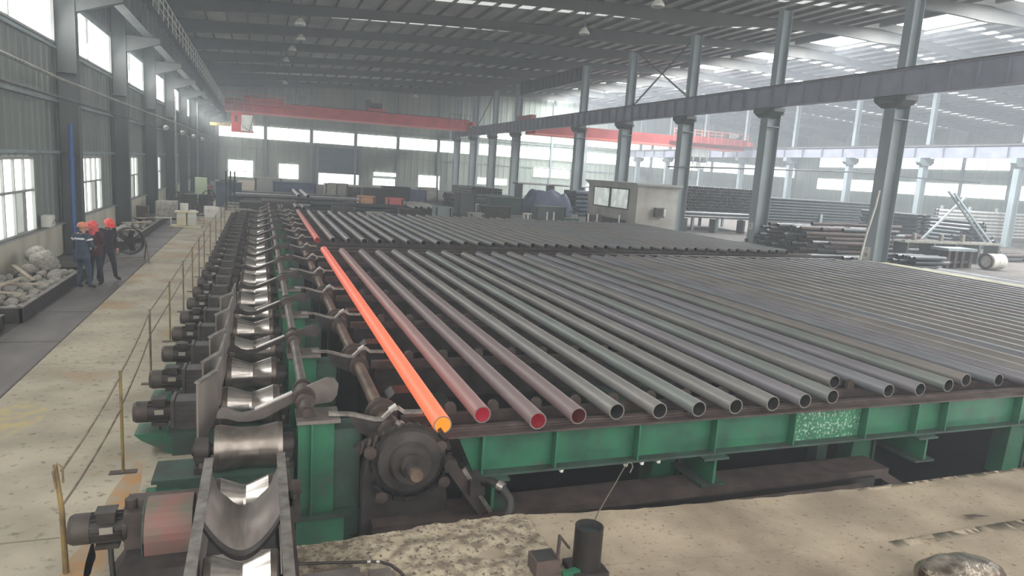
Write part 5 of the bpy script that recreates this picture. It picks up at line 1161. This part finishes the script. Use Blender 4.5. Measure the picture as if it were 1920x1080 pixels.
tag(MB().box(-2.9, -1.2, 53, 53.3, .0, 1.7).box(-2.95, -1.15, 52.95, 53.35, 1.7, 1.76).build('notice_board', 'pipe_blue'), 'blue-grey board behind the thin posts', 'board')
def crate(x, y, w, d, h, m, l, z=0, name='crate'):
    t = thing(name, l, 'box', (x, y, z)); MB().box(0, w, 0, d, 0, h).build('body', m, t); MB().box(-.04, w + .04, -.04, d + .04, h, h + .06).build('lid', m, t)
    MB().box(.05, .15, -.04, 0, 0, h).box(w - .15, w - .05, -.04, 0, 0, h).build('cleat', 'machine_dark', t)
crate(7.4, 56, 1.3, 1.0, 1.05, 'orange_box', 'pale orange box beyond the far rack'); crate(9.7, 56, 1.3, 1.0, 1.0, 'pink_box', 'pinkish red box right of the pale orange one')
crate(8.3, 60, 2.6, 1.6, 1.55, 'machine_dark', 'dark machine box behind the orange and pink boxes'); crate(1.0, 58, 3.3, 1.5, 1.75, 'tarp_blue', 'blue-purple covered crate beyond the crosswise pipes')
crate(15.2, 54.5, 1.5, 1.2, 1.75, 'column_dark', 'tall dark grey cabinet beyond the far rack'); crate(17.0, 57.0, .7, .7, .8, 'white_paint', 'small white box right of the tall grey cabinet'); crate(5.3, 62, 1.1, 1.0, 1.7, 'stone', 'grey crate beyond the orange box')
crate(19.4, 58.5, 3.0, 1.6, 1.4, 'green_dusty', 'dark green machine near the blue tarp'); crate(-.4, 62, 2.2, 1.2, 1.9, 'frame_grey', 'pale machine cabinet at the far end left of the blue crate')
for i in range(5): tag(inst('steel_pipe', rod(7.5, .13, 'pipe_pale', 10), None, (11.4 + .5 * i, 53 + .4 * (i % 2), .54)), 'pale pipe lying lengthwise right of the pink box, %s from the left' % nth(i + 1), 'pipe', 'pale pipes right of the pink box')
t = thing('storage_rack', 'dark trestles under the pale pipes right of the pink box', 'rack', (0, 54, 0))
for yy in (0, 4): MB().box(11.1, 13.8, yy, yy + .25, 0, .41).build('trestle', 'machine_dark', t)
pipe_stuff('low stack of crosswise pipes far behind the tall grey cabinet', [(17.5 + .1 * (i % 3), 66 + .3 * (i % 10), .14 + .26 * (i // 10)) for i in range(50)], 7, .13, ('pipe_plain', 'pipe_rust'), 'x', 8)
pipe_stuff('stack of blue-grey pipes between the blue tarp and the cabin', [(28.2, 60 + .42 * (i % 7), .2 + .4 * (i // 7)) for i in range(42)], 3.4, .2, ('pipe_blue', 'pipe_dark'), 'x', 9)
for i in range(8): xpipe(24.5, 66 + .2 * i, 2.71, 8.5, .09, 'pipe_pale', 'long pale pipe on top of the racks behind the blue tarp', 'pale pipes behind the tarp', n=8)
t = thing('storage_rack', 'tall dark rack behind the blue tarp', 'rack', (0, 66, 0))
for x in (25, 28.5, 32): MB().box(x - .1, x + .1, 0, 1.8, 0, 2.62).build('frame', 'column_dark', t)
# scattered machines, blocks and posts in the strip beyond the far rack
for (x, y, w, d, h, m, l) in ((4.2, 43.6, 1.4, .8, .9, 'gear_grey', 'low dark machine just beyond the far rack, left of the orange box'), (6.6, 45.0, 1.1, .9, .55, 'stone', 'low grey block beyond the far rack near the orange box'), (8.8, 46.0, 1.6, .9, .8, 'machine_brown', 'brown machine box in front of the pink box'),
                             (11.6, 47.5, 1.2, 1.0, .95, 'column_steel', 'grey machine box right of the pink box near the far rack'), (13.8, 46.2, 1.0, .8, .7, 'frame_grey', 'pale grey block at the end of the pale pipes'), (15.4, 48.5, 2.2, 1.1, 1.1, 'machine_dark', 'wide dark machine box left of the white box'),
                             (18.4, 47.6, .5, .5, .75, 'white_paint', 'small white box standing just beyond the far rack'), (20.3, 50.2, 2.6, 1.2, 1.2, 'column_dark', 'wide dark grey box in front of the green machine'), (21.2, 46.3, 1.0, .7, .6, 'green_paint', 'small green box near the far rack and the blue tarp'),
                             (23.6, 47.2, 1.1, .8, .85, 'machine_brown', 'small brown box left of the cabin tool box'), (2.6, 64.5, 1.6, 1.2, 1.3, 'gear_grey', 'grey box far behind the blue crate'), (11.0, 66.0, 2.6, 1.4, 1.6, 'machine_dark', 'large dark box far behind the pale pipes'),
                             (6.4, 70.0, 1.8, 1.2, 1.5, 'cabin_wall', 'pale far box in front of the roller shutter'), (14.6, 72.0, 2.0, 1.2, 1.2, 'tarp_blue', 'blue-grey far box near the second far window'), (-3.6, 72.5, 1.5, 1.0, 1.2, 'gear_grey', 'grey far box at the end of the walkway'), (16.6, 76.0, 2.2, 1.2, 1.4, 'stone', 'pale far block near the middle columns')):
    crate(x, y, w, d, h, m, l, 0, 'machine_box')
for i, x in enumerate((18.9, 19.5, 22.1, 22.9, 24.6)):
    tag(MB().cyl((x, 44.6 + .2 * (i % 2), 0), (x, 44.6 + .2 * (i % 2), 1.15), .06, n=8).box(x - .1, x + .1, 44.5 + .2 * (i % 2), 44.7 + .2 * (i % 2), 0, .05).build('guard_post', 'white_paint'), 'short pale guard post beyond the far rack, %s from the left' % nth(i + 1), 'post', 'pale guard posts beyond the far rack')
pipe_stuff('low bundle of crosswise dark pipes beyond the far rack on the left', [(3.4 + .1 * (i % 3), 50.4 + .26 * (i % 5), .14 + .26 * (i // 5)) for i in range(15)], 6.2, .13, ('pipe_dark', 'pipe_plain'), 'x', 8)
pipe_stuff('far bundle of pale pipes before the second far window', [(9.0 + .27 * (i % 9), 78, .14 + .26 * (i // 9)) for i in range(36)], 8, .13, ('pipe_pale', 'pipe_plain'), 'y', 8)
pipe_stuff('far low bundle of grey pipes at the end of the roller line', [(-1.6 + .1 * (i % 2), 56.5 + .27 * (i % 5), .14 + .26 * (i // 5)) for i in range(20)], 7.5, .13, ('pipe_plain', 'pipe_pale'), 'x', 8)
pipe_stuff('dark green-grey pipe stack far behind the tall cabinet', [(21.0 + .29 * (i % 12), 70, .15 + .27 * (i // 12)) for i in range(84)], 8, .14, ('pipe_dark', 'pipe_plain'), 'y', 8)
# tarpaulin over a pile
b = MB(); nx, ny = 22, 16; vs = []
for j in range(ny + 1):
    for i in range(nx + 1):
        u, v = i / nx, j / ny; e = min(u, 1 - u, v, 1 - v) * 5
        vs.append((23.2 + 4.6 * u, 59.0 + 3.6 * v, max(0, min(1, e)) ** .6 * (2.1 + .5 * noise.noise(Vector((u * 5, v * 4, 2)))) + .03))
b.add(vs, [(j * (nx + 1) + i, j * (nx + 1) + i + 1, (j + 1) * (nx + 1) + i + 1, (j + 1) * (nx + 1) + i) for j in range(ny) for i in range(nx)], 0, True)
tag(b.build('tarpaulin', 'tarp_blue'), 'blue tarpaulin heaped over a pile beyond the far rack', 'tarpaulin')
t = thing('potted_shrub', 'small green shrub left of the control cabin', 'plant', (26.2, 55.6, 0))
MB().lathe([(0, .2), (.4, .28)], (0, 0, 0), (0, 0, 1), 12).build('pot', 'white_paint', t)
b = MB()
for i in range(120):
    a, r, z = RND.uniform(0, 6.28), RND.uniform(0, .45), RND.uniform(.4, 1.2); c = Vector((r * math.cos(a), r * math.sin(a), z)); d = Vector((RND.uniform(-1, 1), RND.uniform(-1, 1), RND.uniform(-.3, 1))).normalized() * .14; e = d.cross(Vector((0, 0, 1))) * .5
    b.add([c - d, c + e, c + d, c - e], [(0, 1, 2, 3)])
b.build('foliage', 'plant', t)

# ================================================================== FOREGROUND BITS
t = thing('bollard', 'dark rusty pipe bollard standing on the front concrete', 'bollard', (2.93, 5.35, .0))
MB().tube((0, 0, 0), (0, 0, .47), .135, .12, 28, 0, 1, 0).build('tube', ['grease_black', 'pipe_inside', 'machine_brown'], t); MB().cyl((0, 0, .30), (0, 0, .40), .12, n=24).build('fill', 'pipe_dark', t)
MB().box(-.17, .17, -.15, .17, 0, .06).build('foot_plate', 'machine_dark', t)
MB().bar((-.30, .02, .02), (-.29, .02, .40), .035, .02).bar((-.29, .02, .39), (-.17, .05, .24), .03, .02).build('bent_strap', 'rail_brown', t)
MB().box(-.52, -.28, -.02, .2, 0, .17).build('socket_box', 'pipe_rust', t); MB().box(-.50, -.30, .0, .18, .165, .175).build('socket_mouth_shade', 'pipe_inside', t); MB().bar((-.27, -.06, .03), (-.1, -.06, .05), .06, .08).build('wedge', 'green_paint', t)  # dark plate on the solid socket box paints its shaded hollow
tag(MB().sweep([(2.98, 5.42, .38), (3.2, 5.68, .415), (3.55, 6.04, .47), (3.86, 6.36, .525), (3.92, 6.4, .555), (3.97, 6.4, .545), (3.99, 6.4, .50), (3.95, 6.38, .44)], .007, 6).build('wire_hook', 'hook_steel'), 'thin wire with hooked end rising from the bollard over the pit', 'hook')
# crumpled metal cap at the lower edge
bm = bmesh.new(); bmesh.ops.create_uvsphere(bm, u_segments=40, v_segments=20, radius=1)
for v in bm.verts:
    p = v.co.copy(); f = 1 + .10 * noise.noise(p * 1.7 + Vector((3, 1, 0))) + .05 * noise.noise(p * 5)
    v.co = Vector((p.x * .50 * f, p.y * .30 * f, p.z * .20 * f + (.06 * max(0, -p.x) if p.z > 0 else 0)))
me = bpy.data.meshes.new('metal_cap'); bm.to_mesh(me); bm.free(); me.materials.append(MATS['cap_metal']); me.polygons.foreach_set('use_smooth', [True] * len(me.polygons))
t = thing('post_cap', 'crumpled shiny foil-like metal cap at the lower right edge', 'cap', (6.30, 4.12, 0)); inst('cap', me, t, (0, 0, .16)); MB().cyl((0, 0, 0), (0, 0, .14), .22, n=20).build('stump', 'machine_dark', t)
t = thing('hydraulic_hose', 'black hose with bright clamp curving out of the pit', 'hose', (0, 6.75, 0))
MB().sweep([(2.40, .45, .10), (2.48, .2, .22), (2.56, .05, .22), (2.64, -.05, .10), (2.63, -.1, -.0), (2.55, -.16, -.10), (2.42, -.2, -.2), (2.30, -.2, -.28), (2.22, -.18, -.45), (2.18, 0, -1.1)], .05, 10).build('hose', 'black_rubber', t)
MB().cyl((2.535, .085, .222), (2.585, .03, .205), .058, n=12).build('clamp', 'bright_steel', t); MB().cyl((2.45, -.193, -.177), (2.42, -.2, -.2), .056, n=12).build('clamp', 'bright_steel', t); MB().box(2.28, 2.46, .3, .6, .0, .18).build('fitting', 'machine_dark', t)
tag(MB().add([(7.83, 5.26, .04), (8.15, 5.15, .05), (7.98, 5.22, .06), (7.9, 5.19, .035)], [(0, 2, 1), (0, 3, 2), (3, 1, 2), (0, 1, 3)]).build('metal_shard', 'machine_brown'), 'thin bent metal shard on the right front concrete', 'shard')
t = thing('floor_pipe', 'thin dark pipe with bright clips along the lower edge beside the trough', 'pipe', (0, 0, 0))
MB().sweep([(.30, 6.03, .06), (.98, 5.90, .06), (1.06, 5.88, .06), (1.15, 5.80, .06), (1.22, 5.68, .05), (1.26, 5.5, .04)], .014, 8).build('tube', 'machine_dark', t)
for x, y in ((.95, 5.907), (1.03, 5.888)): MB().cyl((x, y, .06), (x + .03, y - .006, .06), .02, n=10).build('clip', 'nameplate', t)
for i, (x, y, w, d) in enumerate(((.62, 5.74, .5, .24), (1.04, 5.66, .2, .26))): tag(MB().box(x - w / 2, x + w / 2, y - d / 2, y + d / 2, .0, .05).build('cover_plate', 'plate_steel'), ['grey steel cover plate beside the trough at the lower edge', 'small tan cover plate right of the grey one at the lower edge'][i], 'plate')

# ------------------------------------------------------------------ dusty air of the hall
hz_m = bpy.data.materials.new('dusty_air'); hz_m.use_nodes = True; nt = hz_m.node_tree; nt.nodes.clear()
out = nt.nodes.new('ShaderNodeOutputMaterial'); vs_ = nt.nodes.new('ShaderNodeVolumeScatter'); vs_.inputs['Color'].default_value = (.86, .93, 1, 1); vs_.inputs['Density'].default_value = .0041; vs_.inputs['Anisotropy'].default_value = .2
nt.links.new(vs_.outputs[0], out.inputs['Volume']); MATS['dusty_air'] = hz_m
hz_o = MB().box(WL + .3, WR - .6, -1.5, FARY - .7, -1.1, 16.8).build('dusty_haze', 'dusty_air'); hz_o['kind'] = 'stuff'; hz_o['label'] = 'thin dusty haze filling the hall'
